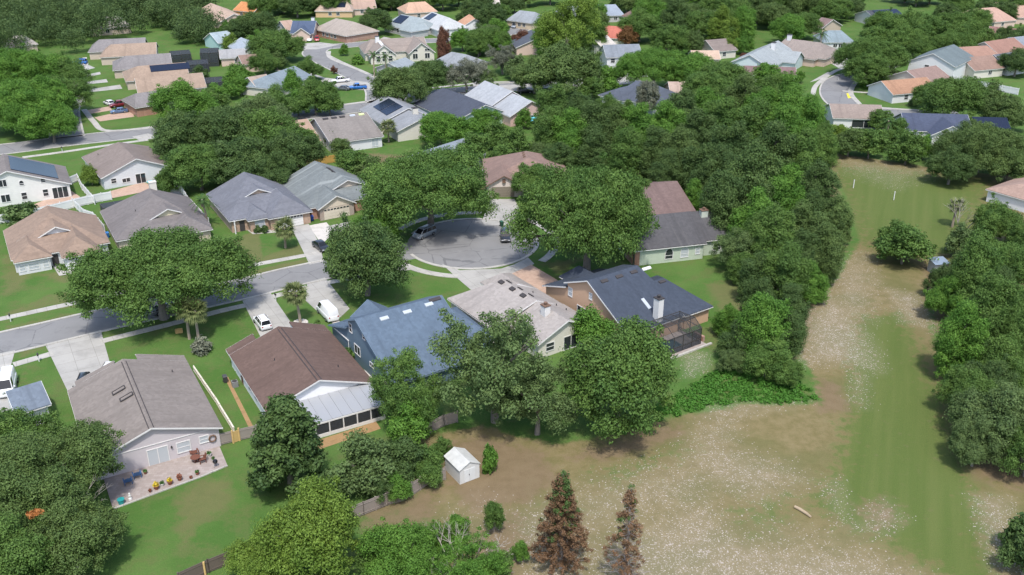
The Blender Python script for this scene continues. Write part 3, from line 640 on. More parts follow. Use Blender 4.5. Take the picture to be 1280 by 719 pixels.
h = House("plum brown roof partly hidden by oak leaves behind the pale green house", (22.0, 158.1), 15, stucco("greybeige", (0.42, 0.38, 0.34)), RF("plum", (0.165, 0.115, 0.105), 0), M_DTRIM)
h.block(6, 18.5, 16, 34, 'u', 25.2, 5.6, 2.7, (3, 0)); h.finish(); h.window('v-', 16, 12, .9, 1.5, 1.2)

# row behind the street
h = House("sandy brown hip roof house with a white bay window by the left edge", (-86.7, 154.0), 30, lapped("siding_white", (0.60, 0.61, 0.62)), RF("sand", (0.255, 0.185, 0.14), 1))
a = h.block(-.3, 15.2, .3, 15.3, 'v', 7.5, 6.1, 2.8, (11, 0)); h.block(0, 5.3, -1.2, 6, 'v', 2.6, 4.3, 2.8, (2.8, 0)); h.block(7.5, 13.2, -3.1, 6, 'v', 10.3, 4.7, 2.8, (3.0, 0)); h.block(4.2, 10.8, 5.0, 10, 'v', 7.5, 5.6, 4.0, (0, 0), z0=3.2); h.finish()
h.window('v-', -1.2, .75, .7, .8, 1.0, 'sash', M_BLIND); h.window('v-', -1.2, 2.6, .7, 1.6, 1.0, 'sash', M_BLIND); h.window('v-', -1.2, 4.55, .7, .8, 1.0, 'sash', M_BLIND); h.door('v-', .3, 6.2, 1.1, 2.1, M_VENT); h.garage('v-', -3.1, 8.0, 12.7)
h = House("taupe grey hip roof house with a cream gablet and a screened lanai", (-72.6, 164.2), 30, stucco("tan", (0.48, 0.40, 0.32)), RF("taupe", (0.165, 0.148, 0.142), 1))
a = h.block(-.2, 16, -1.5, 15.6, 'v', 8.8, 6.5, 2.8, (11, 2.2)); gb = h.block(6.0, 13.6, 2.6, 8, 'v', 9.8, 5.6, 3.9, z0=3.0); h.block(9.5, 15.8, -4, 3, 'v', 12.6, 4.6, 2.8, (3, 0)); h.finish(); h.chimney(9.6, 13.9, 1.3, 1.0, 5, 7.6, stucco("cream", (0.58, 0.55, 0.48)), stucco("cream", (0.58, 0.55, 0.48)), False); h.pipe(a, 4.6, 6.2)
mb = MB(); mb.quad((6.5, 2.57, 3.97), (13.1, 2.57, 3.97), (9.8, 2.57, 5.45)); mb.build("gable_panel", simple("yellow_cream", (.62, .56, .38), .6), h.t)
cg = MB(); sc = MB()
for u in np.linspace(0, 15.5, 7): cg.strut((u, 20.5, 0), (u, 20.5, 2.7), .08); cg.strut((u, 20.5, 2.7), (u, 15.7, 3.3), .07)
for z in (1, 2.7): cg.strut((0, 20.5, z), (15.5, 20.5, z), .07)
for u in (0, 15.5): cg.strut((u, 15.7, 1), (u, 20.5, 1), .07); cg.strut((u, 15.7, 2.7), (u, 20.5, 2.7), .07); sc.quad((u, 15.7, 0), (u, 20.5, 0), (u, 20.5, 2.7), (u, 15.7, 3.3))
sc.quad((0, 20.5, 0), (15.5, 20.5, 0), (15.5, 20.5, 2.7), (0, 20.5, 2.7)); sc.quad((0, 20.5, 2.7), (15.5, 20.5, 2.7), (15.5, 15.7, 3.3), (0, 15.7, 3.3)); cage = cg.build("lanai_cage", M_CAGE, h.t); sc.build("screen", M_SCR, cage)
h = House("tall white gabled house with rooftop solar panels at the left edge", (-94.0, 194.0), 28, lapped("siding_ivory", (0.66, 0.655, 0.62)), RF("greybrown", (0.18, 0.16, 0.15), 1))
a = h.block(-22, 0, 0, 12.5, 'v', -11.1, 7.4, 3.0); h.finish(); h.panel(a, -10.3, 1.2, -1.8, 11.4, .16, M_SOLAR, "solar_panel"); 
for u, z, wd, ht, st in ((-12.3, 4.2, 1.3, 1.4, 'slide'), (-8.9, 4.0, .8, .6, 'arch'), (-4.8, 3.95, .8, .6, 'arch'), (-8.9, .9, .95, 1.4, 'sash'), (-4.8, .95, .95, 1.4, 'sash'), (-12.4, .9, 1.6, 1.5, 'slide')): h.window('v-', 0, u, z, wd, ht, st)
h.window('v-', 0, -2.0, .1, 2.9, 2.3, 'triple', M_PANE, name="porch_screen_wall")
h = House("white walled house with a brown grey gable roof and open back patio door", (-88.6, 198.4), 34, lapped("siding_white", (0.60, 0.61, 0.62)), RF("mushroom", (0.205, 0.168, 0.148), 1))
a = h.block(0, 14.3, 0, 18, 'v', 7.4, 5.7, 2.8, (0, 3)); h.finish(); h.window('v-', 0, 2.1, 1.1, 1.0, 1.0); h.window('v-', 0, 4.7, .85, 1.6, .85, 'slide'); h.window('v-', 0, 7.8, .08, 2.0, 2.1, 'slide', name="sliding_door"); h.window('v-', 0, 13.4, 1.2, .6, .9); h.pipe(a, 2.4, 14)
h = House("blue grey hip roof house with brick walls and a white garage door", (-51.0, 173.6), 30, brick("tan_brick", (0.36, 0.24, 0.17), (0.45, 0.32, 0.24), (0.42, 0.36, 0.3), 1, .24, .08), RF("slate", (0.150, 0.155, 0.175), 1))
a = h.block(-3, 11.8, 1.0, 18, 'v', 4.5, 6.5, 2.8, (13, 1.0)); h.block(.2, 4.0, -.5, 6, 'v', 2.1, 4.0, 2.8, (2.2, 0)); h.block(3.9, 11.9, -1.5, 7, 'v', 8.2, 5.2, 2.8, (4.2, 0)); h.block(.8, 8, 7.6, 13, 'v', 4.5, 5.75, 4.2, z0=3.3); h.finish()
mb = MB(); mb.quad((1.5, 7.57, 4.27), (7.3, 7.57, 4.27), (4.5, 7.57, 5.6)); mb.build("gable_panel", simple("peach_panel", (.58, .42, .30), .6), h.t)
h.garage('v-', -1.5, 5.4, 10.4); h.window('v-', -.5, 2.1, .7, 1.8, 1.5, 'sash', M_BLIND); h.post(-2.6, .2, 2.7, .1); h.door('v-', 1.0, -1.0, 1.0, 2.1, M_VENT)
h = House("grey green streaked roof house with a cream garage gable", (-38.2, 179.4), 31, M_BRICK, RF("greengrey", (0.165, 0.182, 0.180), 1, streak=.5, streakcol=(.30, .32, .31)))
a = h.block(-1.2, 13.8, 1.5, 19.2, 'v', 6.6, 6.0, 2.8, (12, 0)); h.block(0, 7.2, 0, 7, 'v', 3.6, 4.7, 2.75); h.block(4.9, 11.9, 5.8, 11, 'v', 8.4, 5.5, 4.0, z0=3); h.finish()
mb = MB(); mb.quad((.1, -.03, 2.45), (7.1, -.03, 2.45), (7.1, -.03, 2.8), (3.6, -.03, 4.62), (.1, -.03, 2.8)); mb.build("gable_panel", simple("cream_panel", (.62, .53, .43), .6), h.t); mb = MB(); mb.quad((5.2, 5.77, 4.05), (11.6, 5.77, 4.05), (8.4, 5.77, 5.42)); mb.build("gable_panel", simple("cream_panel", (.62, .53, .43), .6), h.t); h.garage('v-', -.003, .8, 6.2, 2.3, simple("cream_garage", (.62, .55, .46), .5))
for v in (11.6, 12.9, 14.2): h.panel(a, 7.4, v, 8.2, v + .9, .14, M_VENT, "skylight")
h = House("rose brown hip roof house with an octagonal gable vent beyond the turning circle", (-5.1, 193.3), 4, stucco("rosewhite", (0.60, 0.53, 0.48)), RF("rose", (0.225, 0.152, 0.125), 1), M_DTRIM)
a = h.block(0, 17.5, 3, 18, 'v', 9.2, 6.0, 2.8, (5, 5)); h.block(0, 7, 0, 8, 'v', 3.4, 4.8, 2.8); h.block(7, 8.2, .5, 4, 'v', 7.6, 3.6, 2.8); h.finish(); h.garage('v-', 0, .8, 5.6, 2.3, simple("taupe_garage", (.22, .19, .15), .6), False); mb = MB(); mb.lathe((3.4, -.06, 3.3), [(.42, 0), (.42, .02)], 8); mb.box(3.05, -.07, 3.35, 3.75, -.02, 4.05); mb.build("gable_vent", M_DTRIM, h.t)
for q in (0, 1, 2): h.panel(a, 8.2, 9 + q * 1.5, 8.7, 9.5 + q * 1.5, .25, M_DTRIM, "roof_vent")
h = House("blue grey roof sliver between the big oak and the rose brown house", (-22, 199), 50, stucco("grey", (0.42, 0.42, 0.42)), RF("steel", (0.20, 0.23, 0.26), 0)); h.block(0, 22, -1, 11, 'u', 5, 5.3, 2.8, (3, 0)); h.finish(); h.window('v-', -1, 12, 1, 1.5, 1.2)
h = House("square taupe roof house with white rear walls above the oak shade", (-43.6, 224.8), 26.9, stucco("white", (0.62, 0.62, 0.62)), RF("khaki", (0.21, 0.188, 0.17), 0)); a = h.block(0, 12.8, 0, 19, 'u', 12.0, 5.8, 2.8, (0, 0)); h.finish()
for u, q in ((1.4, M_VENT), (3.6, M_VENT), (5.7, M_VENT), (8.4, M_SKYL), (10.8, simple("yellow_skylight", (.55, .6, .3), .3))): h.panel(a, u, 10.6, u + 1.4, 11.2, .25, q, "roof_vent")
h.window('v-', 0, 3.2, .3, 2.6, 2.1, 'slide', M_BLIND); h.window('v-', 0, 11.0, .5, 1.6, 1.8, 'twin', M_BLIND)
h = House("orange tan roof house with a dark screened rear porch beside the taupe roof", (-54.5, 222.6), 26.9, stucco("ochre", (0.5, 0.33, 0.14)), RF("apricot", (0.34, 0.235, 0.17), 0)); h.block(0, 8.6, 0, 19, 'u', 11, 5.4, 2.8); h.finish(); h.window('v-', 0, 4.3, .9, 7.4, 1.7, 'triple', M_PANE, name="porch_screen_wall")
h = House("light grey gable roof house with a square solar array and a beige chimney", (-27.8, 235.4), 28, stucco("cream", (0.58, 0.55, 0.48)), RF("silver", (0.24, 0.25, 0.262), 1))
a = h.block(-1, 12, 0, 9, 'v', 5.6, 5.2, 2.8); b2 = h.block(-2, 12, 9, 24, 'v', 5.6, 5.8, 2.9); h.finish(); h.chimney(5.9, 5, 1.4, 1.1, 4.6, 6.7, stucco("cream", (0.58, 0.55, 0.48)), None, False)
for k in range(2): h.panel(b2, .4, 11 + k * 5.2, 5.0, 15.8 + k * 5.2 - (0 if k else .0), .15, M_SOLAR, "solar_panel")
h = House("dark slate gable roof house with a mint green gable wall", (-13.9, 244.9), 33, stucco("mint", (0.46, 0.58, 0.53)), RF("inkslate", (0.066, 0.075, 0.098), 1)); a = h.block(-1, 15, 0, 22, 'v', 8, 5.8, 2.8); h.finish(); h.window('v-', 0, 10, 1, 1.6, 1.2)
h = House("silver grey roof house with a pink rear gable and a turquoise awning", (-.4, 248.8), 31.5, lapped("siding_pink", (0.60, 0.42, 0.37)), RF("palegrey", (0.34, 0.355, 0.37), 1)); a = h.block(0, 11.9, 0, 10, 'v', 6.4, 6.1, 3.0); b2 = h.block(-1, 12.5, 10, 24, 'v', 6.4, 6.7, 3.1); h.finish()
h.window('v-', 0, 7.2, .9, 1.4, 1.3, 'twin'); mb = MB(); mb.prism([(4.8, -1.3, 1.0), (9, -1.3, 1.0), (9, -.05, 1.6), (4.8, -.05, 1.6)], [(4.8, -1.3, 1.1), (9, -1.3, 1.1), (9, -.05, 1.7), (4.8, -.05, 1.7)]); mb.build("awning", simple("turquoise", (.12, .48, .60), .5), h.t)

# houses farther off, placed by the two ends of their ridge
def far_house(label, R0, R1, wd, zr, wall, roof, ext=(0.3, 0.3), hip=(0, 0), ze=2.8, win=2, side='v-', trim=None, extra=None, r=0, seed=1):
    O = g(*R0, zr); E = g(*R1, zr); L = math.hypot(E[0] - O[0], E[1] - O[1]); ang = math.degrees(math.atan2(E[1] - O[1], E[0] - O[0]))
    h = House(label, O, ang, wall, roof, trim); h.L = L
    h.a = h.block(-ext[0] - hip[0], L + ext[1] + hip[1], -wd / 2, wd / 2, 'u', r, zr - .13, ze, hip, .4)
    if extra: extra(h)
    h.finish(); rg = random.Random(seed + int(R0[0]))
    for k in range(win):
        q = L * (k + .5 + rg.uniform(-.2, .2)) / max(1, win)
        h.window(side, -wd / 2 if side == 'v-' else L + ext[1], q if side == 'v-' else (k - (win - 1) / 2) * 2.6, ze - 1.9, 1.3, 1.2, rg.choice(['sash', 'slide', 'twin']))
    return h
S = stucco; wh = S("white", (0.62, 0.62, 0.62)); cr = S("cream", (0.58, 0.55, 0.48)); tn = S("tan", (0.48, 0.40, 0.32)); gy = S("grey", (0.42, 0.42, 0.42)); pk = S("pinkish", (.55, .42, .35))
tanr = RF("rowtan", (0.295, 0.220, 0.165), 0); greyr = RF("rowgrey", (0.20, 0.185, 0.18), 0)
far_house("grey brown row house roof farthest from the corner", (135, 49), (178, 47), 13, 5.6, tn, greyr, (3, .5), (3, 0))
far_house("tan row house roof second from the far end", (150, 55), (192, 53), 13.5, 5.6, tn, tanr, (3, .5), (3, 0))
far_house("grey row house roof between two tan ones", (165, 69.5), (209, 66.5), 13.5, 5.6, tn, greyr, (2, .5), (4, 0))
h = far_house("tan row house roof carrying a dark blue solar array", (180, 82), (228, 78), 13.5, 5.6, tn, tanr, (2, .5), (4, 0)); h.panel(h.a, 1.5, -3.7, 13.2, -.5, .16, M_SOLAR, "solar_panel")
far_house("plain tan row house roof nearest the corner oak", (172, 97.5), (249, 91), 13.5, 5.6, tn, tanr, (.5, .5))
far_house("grey end unit of the row beside three parked cars", (176, 116), (224, 109), 11, 5.2, M_BRICK, greyr, (1.5, 0), (2, 0))
far_house("small peach hip roof in the far left treetops", (28, 11), (44, 9), 13, 5.6, tn, RF("peachroof", (.45, .33, .25), 0), (.5, .5), (4, 4), win=1)
far_house("pale taupe roof peak poking above the left oaks", (17, 45), (27, 44), 10, 5.4, tn, RF("stone", (.33, .30, .27), 0), (.5, .5), (3, 3), win=1)
far_house("powder blue roof house with an aqua gable", (264, 41), (283, 38.5), 11, 5.6, S("aqua", (.36, .52, .50)), RF("powder", (.29, .345, .37), 0), win=2)
far_house("grey blue roof wing behind yellow flowering shrubs", (302, 47), (318, 55), 10, 5.2, wh, RF("greyblue", (.30, .34, .38), 0), win=1)
far_house("low grey flat gabled roof beside the black screened porch", (276, 62), (303, 60.5), 9, 4.8, pk, RF("lightgrey", (.30, .30, .30), 0), win=1)
far_house("low mauve brown roof above the lime green tree", (300, 69), (322, 67), 10, 4.8, pk, RF("mauve", (.23, .16, .13), 0), win=0)
far_house("long beige roof house descending through the far left trees", (264, 4), (292, 17), 13, 5.8, pk, RF("buff", (.42, .31, .24), 0), win=2)
far_house("bright orange roofed house at the top edge", (303, 2), (326, 4), 11, 5.6, S("orange", (.6, .33, .12)), RF("orange", (.50, .22, .09), 0), win=1)
far_house("grey blue hip roof house left of the far street corner", (331, 95), (366, 83), 12, 5.4, cr, RF("bluesteel", (.185, .225, .25), 0), (.5, .5), (3, 0))
far_house("tan roof strip left of the grey blue hip roof", (312, 96), (330, 93), 9, 5.0, tn, RF("dun", (.32, .25, .2), 0), win=1)
far_house("narrow salmon roof house with a white front gable", (352, 26), (362, 25), 11, 6.2, wh, RF("salmon", (.36, .255, .2), 0), ze=3.6, win=1)
def garage_gable(h): h.block(h.L - 6.5, h.L - .5, -8.5, 0, 'v', None, 4.9, 2.8)
h = far_house("navy roof house with a peach double garage and two cars outside", (368, 26), (393, 26), 13, 6.2, pk, RF("navy", (.07, .095, .15), 0), extra=garage_gable); h.chimney(7, .8, 1.2, 1, 5, 7.3, wh, None, False)
far_house("wide sandstone hip roof house with brick front walls", (421, 23), (441, 27), 15, 6.4, M_BRICK, RF("sandstone", (.325, .28, .24), 0), (.5, .5), (4.5, 5), win=4)
h = far_house("tan roof house with small solar panels at the top edge", (407, 1), (432, 1), 13, 6.0, S("ochre2", (.55, .38, .22)), RF("tan2", (.4, .31, .25), 0), (.5, .5), (3, 3)); h.panel(h.a, 2, -4.5, 9, -1, .15, M_SOLAR, "solar_panel")
far_house("peach tile roof house right of the top dark tree", (512, 3), (530, 2), 14, 6.0, pk, RF("peachtile", (.46, .30, .21), 0), (.5, .5), (3, 3), win=1)
h = far_house("sea grey roof house with a blue solar array and a lawn in front", (503, 18), (524, 22), 13, 6.4, gy, RF("seagrey", (.27, .31, .32), 0), (.5, .5), (3, 3), win=3, extra=lambda h: h.block(h.L - 2, h.L + 5, -8, 0, 'v', None, 4.8, 2.8, (2.5, 0))); h.panel(h.a, -.5, -4.8, 5, -.6, .16, M_SOLAR, "solar_panel")
h = far_house("near white roof house with black solar panels behind the bronze conifer", (541, 15), (561, 22), 13, 6.4, wh, RF("chalk", (.42, .43, .43), 0), (.5, .5), (2, 3), win=1); h.panel(h.a, .5, -4.2, 5.5, -.6, .16, M_SOLAR, "solar_panel")
far_house("terracotta roof sliver above the twin green trees", (587, 18), (593, 23), 10, 5.8, wh, RF("terracotta", (.48, .27, .17), 0), win=1)
def twin_gables(h):
    h.block(-4, 4.6, -13, 1, 'v', .6, 6.2, 3.0); h.block(9.5, 18, -12, 1, 'v', 13.6, 6.2, 3.0)
h = far_house("big mocha roof house with two cream gables inside the street bend", (470, 49), (527, 46), 13, 6.0, cr, RF("mocha", (.26, .218, .19), 1), (2, .5), (3, 0), win=0, extra=twin_gables)
for q in (-1.5, .6, 2.7): h.window('v-', -13, q, .9, 1.3, 1.7, 'sash'); h.window('v-', -13, q, 3.5, 1.2, .6, 'slide')
for q in (11.4, 15.6): h.window('v-', -12, q, .9, 1.6, 1.7, 'twin'); h.window('v-', -12, q, 3.4, 1.6, .6, 'slide')
h.panel(1, -.1, -12.6, .6, -5, .2, M_WHITE, "ridge_flashing"); h.chimney(-.2, -3.8, 1.3, 1.2, 5.4, 7.6, wh, None, False)
far_house("silver blue roof wing beside the mocha roof house", (487, 78), (505, 72), 10, 4.8, gy, RF("silverblue", (.25, .28, .30), 0), win=1)
far_house("speckled grey hip roof behind the grey leaved trees", (566, 65), (582, 68), 13, 5.8, cr, RF("ash", (.24, .255, .27), 0), (.5, .5), (3, 3), win=1)
far_house("grey roof house with a row of porch columns near the top centre", (651, 13), (668, 15), 12, 6.0, S("buffwall", (.55, .45, .32)), RF("pewter", (.25, .27, .285), 0), (.5, .5), (2, 2), win=3)
far_house("dark charcoal roof with a coral shrub against its gable", (664, 38), (672, 47), 15, 6.0, pk, RF("graphite", (.085, .095, .115), 0), win=0)
far_house("blue grey roof house at the top edge right of the tall tree", (749, 6), (768, 5.5), 13, 6.2, gy, RF("dusk", (.25, .29, .34), 0), (.5, .5), (1, 2), win=2)
far_house("brick red roof house left of the copper tree", (757, 32), (776, 33), 12, 6.0, cr, RF("brickred", (.42, .14, .10), 0), (.5, .5), (2, 2), win=1)
far_house("small white gabled cottage left of the brick red roof", (742, 47), (757, 44), 9, 5.6, wh, RF("bone", (.5, .46, .42), 0), win=2)
h = far_house("white two storey house with a cool grey roof and a lower garage roof", (756, 56), (796, 55), 11, 8.6, wh, RF("coolgrey", (.19, .21, .235), 0), ze=5.8, win=3, extra=lambda h: h.block(5, 14.5, -9.5, -5.5, 'u', -5.6, 4.4, (2.9, 4.39)))
far_house("brown roof slip under the far copper tree", (822, 46), (836, 46), 11, 5.2, tn, RF("umber", (.26, .17, .14), 0), win=0)
h = far_house("deep blue grey hip roof house with white porch posts amid the belt trees", (797, 101), (819, 106), 14, 6.4, wh, RF("deepblue", (.085, .098, .125), 0), (.5, .5), (2, 5), win=2, extra=lambda h: h.block(-6, 3, -9, 0, 'v', None, 4.9, 2.8, (3, 0)))
far_house("light tan roof beside the deep blue hip roof", (838, 102), (860, 102), 13, 5.6, pk, RF("lighttan", (.38, .29, .24), 0), win=1)
far_house("thin peach roof strip in the middle of the far trees", (866, 63), (896, 63), 8, 4.8, tn, RF("peachstrip", (.45, .33, .25), 0), win=0)
h = far_house("seafoam walled house with a long white roof edge and chimney", (938, 68), (972, 51), 14, 6.4, S("seafoam", (.52, .60, .60)), RF("seafoamroof", (.28, .305, .31), 0), win=3, extra=lambda h: h.block(12, 22, -11, 0, 'v', None, 5.4, 2.9)); h.chimney(17, -2, 1.4, 1.2, 5, 7.6, wh, None, False)
h = far_house("wide hazel hip roof house with a peach garage on the bend", (984, 48), (1024, 53), 15, 6.4, pk, RF("hazel", (.255, .215, .19), 0), (.5, .5), (1, 5), win=3, extra=lambda h: h.block(h.L - 5, h.L + 3, -10, 0, 'v', None, 5.2, 2.8, (3, 0))); h.chimney(1, -.5, 1.3, 1.2, 5.6, 7.8, wh, None, False)
far_house("low maroon brown roof in front of the seafoam house", (932, 82), (992, 84), 9, 4.6, wh, RF("maroon", (.19, .125, .12), 0), win=3)
far_house("teal grey hip roof house beyond the bend", (1037, 38), (1050, 38), 13, 5.8, wh, RF("tealgrey", (.20, .25, .27), 0), (.5, .5), (3, 3), win=2)
far_house("dark brown roof in the trees left of the teal grey roof", (1029, 22), (1040, 24), 11, 5.6, tn, RF("chestnut", (.20, .14, .13), 0), win=0)
h = far_house("flat dark roof with rows of black panels near the green park", (1084, 13), (1118, 11), 14, 5.4, wh, RF("ink", (.06, .065, .08), 0), win=1); h.panel(h.a, 2, -5, 14, -.6, .15, M_SOLAR, "solar_panel")
h = far_house("white two storey gabled house on the right hand street", (1184, 59), (1167, 66.5), 14, 8.4, wh, RF("pinegrey", (.13, .16, .165), 0), (6, 0), ze=5.2, win=2, side='u+')
far_house("russet roof house behind the white two storey gable", (1196, 59), (1232, 57), 13, 6.0, cr, RF("russet", (.30, .18, .135), 0), (.5, .5), (2, 2), win=1)
far_house("mahogany roof house above the russet roof", (1232, 52), (1266, 47), 13, 6.2, cr, RF("mahogany", (.27, .155, .12), 0), win=1)
far_house("maroon roof house with a white gable by the right edge", (1240, 33), (1282, 37), 14, 6.0, wh, RF("wine", (.24, .13, .115), 0), win=1)
far_house("slate topped house at the right edge above the dark oak", (1262, 47), (1290, 44), 12, 6.0, gy, RF("rightslate", (.2, .22, .25), 0), win=1)
h = far_house("cocoa brown gable roof house with a cream end wall", (1135, 88), (1168, 82), 15, 6.2, cr, RF("cocoa", (.24, .165, .14), 0), win=1, side='u+')
far_house("rust orange roof house with white walls on the street corner", (1104, 101), (1156, 96.5), 11, 5.4, wh, RF("rust", (.33, .19, .12), 0), win=2)
h = far_house("fawn roof house with a dark rear porch above the field hedge", (1040, 129.5), (1098, 131), 12, 5.0, wh, RF("fawn", (.255, .205, .175), 0), win=0); h.window('v-', -6, 9, .3, 9, 1.9, 'triple', name="porch_screen_wall")
h = far_house("midnight blue roof house with a white gable and solar panels above the dry field", (1130, 141), (1206, 143), 12, 5.6, wh, RF("midnight", (.062, .075, .115), 0), win=1, extra=lambda h: h.block(5, 13.5, -9.5, 0, 'v', None, 5.0, 2.8)); h.panel(h.a, 16.5, -5, 25, -1, .16, M_SOLAR, "solar_panel"); h.window('v-', -9.5, 9.3, .8, 1.6, 1.5, 'twin')
far_house("pink tile roof complex at the top right corner", (1218, 11), (1242, 9), 15, 7, pk, RF("pinktile", (.40, .26, .205), 0), (1, 1), (4, 4), win=2)
far_house("second pink tile roof touching the top right edge", (1240, 3), (1290, 5), 18, 7.0, pk, RF("pinktile", (.40, .26, .205), 0), (1, 1), (4, 4), win=1)
far_house("clay pink roof house at the right edge beside the field", (1290, 227), (1318, 217), 13, 5.4, wh, RF("claypink", (.34, .235, .19), 0), (1, 1), (3, 3), win=1)
far_house("small blue shingle roof corner at the lower left edge", (14, 487), (44, 478), 6, 4.6, wh, RF("cornerblue", (.145, .175, .215), 0), win=0)
far_house("pale pitched roof beyond the top centre trees", (590, 1), (622, 0), 13, 6.2, cr, RF("palepitch", (.42, .38, .34), 0), win=1)
far_house("rooftop glimpse at the top edge between two dark trees", (440, -1), (466, -2), 12, 6, pk, RF("salmon", (.36, .255, .2), 0), win=1)

# screened patio rooms behind the row houses and elsewhere
def screen_room(label, p0, p1, dp, h, peak=0.8):
    O = g(*p0); E = g(*p1); L = math.hypot(E[0] - O[0], E[1] - O[1]); t = thing("screen_enclosure", label, "screen room", (*O, 0), math.atan2(E[1] - O[1], E[0] - O[0])); cg, sc = MB(), MB(); n = max(2, int(L / 2.2))
    for k in range(n + 1):
        u = L * k / n
        for v in (0, dp): cg.strut((u, v, 0), (u, v, h), .09)
        cg.strut((u, 0, h), (u, dp / 2, h + peak), .08); cg.strut((u, dp, h), (u, dp / 2, h + peak), .08)
    for v in (0, dp):
        for z in (1.0, h): cg.strut((0, v, z), (L, v, z), .08)
    cg.strut((0, dp / 2, h + peak), (L, dp / 2, h + peak), .08)
    sc.quad((0, 0, 0), (L, 0, 0), (L, 0, h), (0, 0, h)); sc.quad((0, dp, 0), (L, dp, 0), (L, dp, h), (0, dp, h)); sc.quad((0, 0, h), (L, 0, h), (L, dp / 2, h + peak), (0, dp / 2, h + peak)); sc.quad((0, dp, h), (L, dp, h), (L, dp / 2, h + peak), (0, dp / 2, h + peak))
    for u in (0, L): sc.quad((u, 0, 0), (u, dp, 0), (u, dp, h), (u, dp / 2, h + peak), (u, 0, h))
    cg.build("frame", M_CAGE, t); sc.build("screen", screen("black_screen", (.03, .035, .045), .78), t)
screen_room("black screen room behind the solar row house", (236, 92), (262, 90), 7, 2.7); screen_room("black screen room behind the plain tan row house roof", (252, 116), (290, 113), 8, 2.7); screen_room("tall black screen house beside the low grey gabled roof", (252, 84), (274, 83), 8, 4.6); screen_room("low black screen room behind the second tan row roof", (216, 79), (240, 77), 7, 2.6)
screen_room("teal dark screen room behind the white two storey gabled house", (1190, 92), (1232, 93), 9, 3.0); screen_room("dark screen room below the mahogany roof", (1226, 83), (1248, 82), 7, 3.0); screen_room("pool cage behind the silver blue roof under oaks", (545, 208), (560, 206), 5, 2.6)

far_house("cedar brown roof house behind the teal screen rooms", (1204, 72), (1238, 69), 12, 5.6, cr, RF("cedar", (.25, .165, .13), 0), win=1)
far_house("dark grey roof house right of the cedar brown roof", (1244, 68), (1272, 64), 12, 5.8, wh, RF("anthracite", (.12, .13, .145), 0), win=1)
far_house("taupe roof house in the clearing left of the seafoam house", (884, 50), (908, 48), 12, 5.6, cr, RF("mushroom", (.205, .168, .148), 0), win=1)
far_house("grey roof house amid the top centre trees", (706, 8), (730, 7), 12, 6, wh, RF("pewter", (.25, .27, .285), 0), (.5, .5), (2, 2), win=2)
far_house("brown roof house near the top edge right of the dusk roof", (792, 12), (818, 11), 12, 6, tn, RF("umber", (.26, .17, .14), 0), (.5, .5), (2, 2), win=1)
far_house("stone coloured roof house beyond the row houses", (120, 22), (146, 20), 13, 6, tn, RF("stone", (.33, .30, .27), 0), (.5, .5), (3, 3), win=1)
# ------------------------------------------------------------------ fences, shed, yard things
M_VINYL = simple("white_vinyl", (0.64, 0.64, 0.63), 0.5, 0.05, 1)
M_WOOD = lapped("grey_fence_wood", (0.26, 0.225, 0.20), 0.15, True)
M_WOODY = simple("yellow_wood", (0.50, 0.34, 0.14), 0.7, 0.2, 3)
def fence(label, pts, h, mat, name="fence", panel=2.4, posts=True, th=0.06, world=False, gate=None):
    q = [Vector(p) for p in (pts if world else W(pts))]
    t = thing(name, label, "fence", (q[0].x, q[0].y, 0)); o = q[0]; fp = MB(); PS = []
    for a, b_ in zip(q[:-1], q[1:]):
        L = (b_ - a).length; n = max(1, round(L / panel)); d = (b_ - a) / n
        for k in range(n):
            p0, p1 = a + d * k - o, a + d * (k + 1) - o; jit = random.Random(int(p0.x * 77 + k)).uniform(-.05, .05)
            fp.strut((p0.x, p0.y, h / 2 + .04 + jit), (p1.x, p1.y, h / 2 + .04 + jit), th, h - .08)
            fp.strut((p0.x, p0.y, h * .85 + jit), (p1.x, p1.y, h * .85 + jit), th + .08, .09); fp.strut((p0.x, p0.y, h * .2 + jit), (p1.x, p1.y, h * .2 + jit), th + .08, .09)
            PS.append((p0.x, p0.y))
        e = b_ - o; PS.append((e.x, e.y))
    fp.build("fence_panel", mat, t)
    first = None
    for x, y in PS:
        if first is None: mb = MB(); mb.box(-.07, -.07, 0, .07, .07, h + .12); e = first = mb.build('post', mat, t)
        else: e = first.copy(); COL.objects.link(e)
        e.location = (x, y, 0)
    return t
def at3(px, py): x, y = g(px, py); return (x, y)
fence("white vinyl fence between the two rear gardens on the left", [(0, 280), (30, 276), (92, 260), (128, 252), (140, 250)], 1.9, M_VINYL)
fence("white vinyl fence running up beside the green lawn to the mushroom roof house", [(92, 258), (106, 272), (118, 276), (132, 292)], 1.8, M_VINYL)
fence("white vinyl fence from the mushroom roof house up along its side lawn", [(119, 256), (103, 238), (98, 227), (86, 232)], 1.8, M_VINYL)
fence("white vinyl fence curving behind the grey hip roof under the oaks", [(198, 242), (226, 240), (236, 256), (262, 284)], 1.9, M_VINYL)
fence("long low cream fence on the lawn between the tan and brown roofed houses", [(243, 464), (270, 503), (293, 541)], 0.8, simple("cream_paint", (.62, .58, .48), .6, .1), panel=2.0, th=.16)
fence("grey board fence joining the two rear gardens near the yellow gate", [(276, 557), (292, 553)], 1.7, M_WOOD)
fence("grey board fence from the yellow gate to the dark magnolia", [(300, 551), (322, 546)], 1.7, M_WOOD)
t = thing("garden_gate", "small yellow wooden gate between two grey fences", "gate", (*g(292, 554), 0)); a = Vector(g(300, 551)) - Vector(g(292, 554)); mb = MB(); mb.strut((0, 0, .85), (a.x, a.y, .85), .06, 1.6); mb.build("gate_panel", M_WOODY, t); mb = MB(); mb.box(-.1, -.1, 0, .1, .1, 1.9); mb.box(a.x - .1, a.y - .1, 0, a.x + .1, a.y + .1, 1.9); mb.build("gate_post", M_WOODY, t)
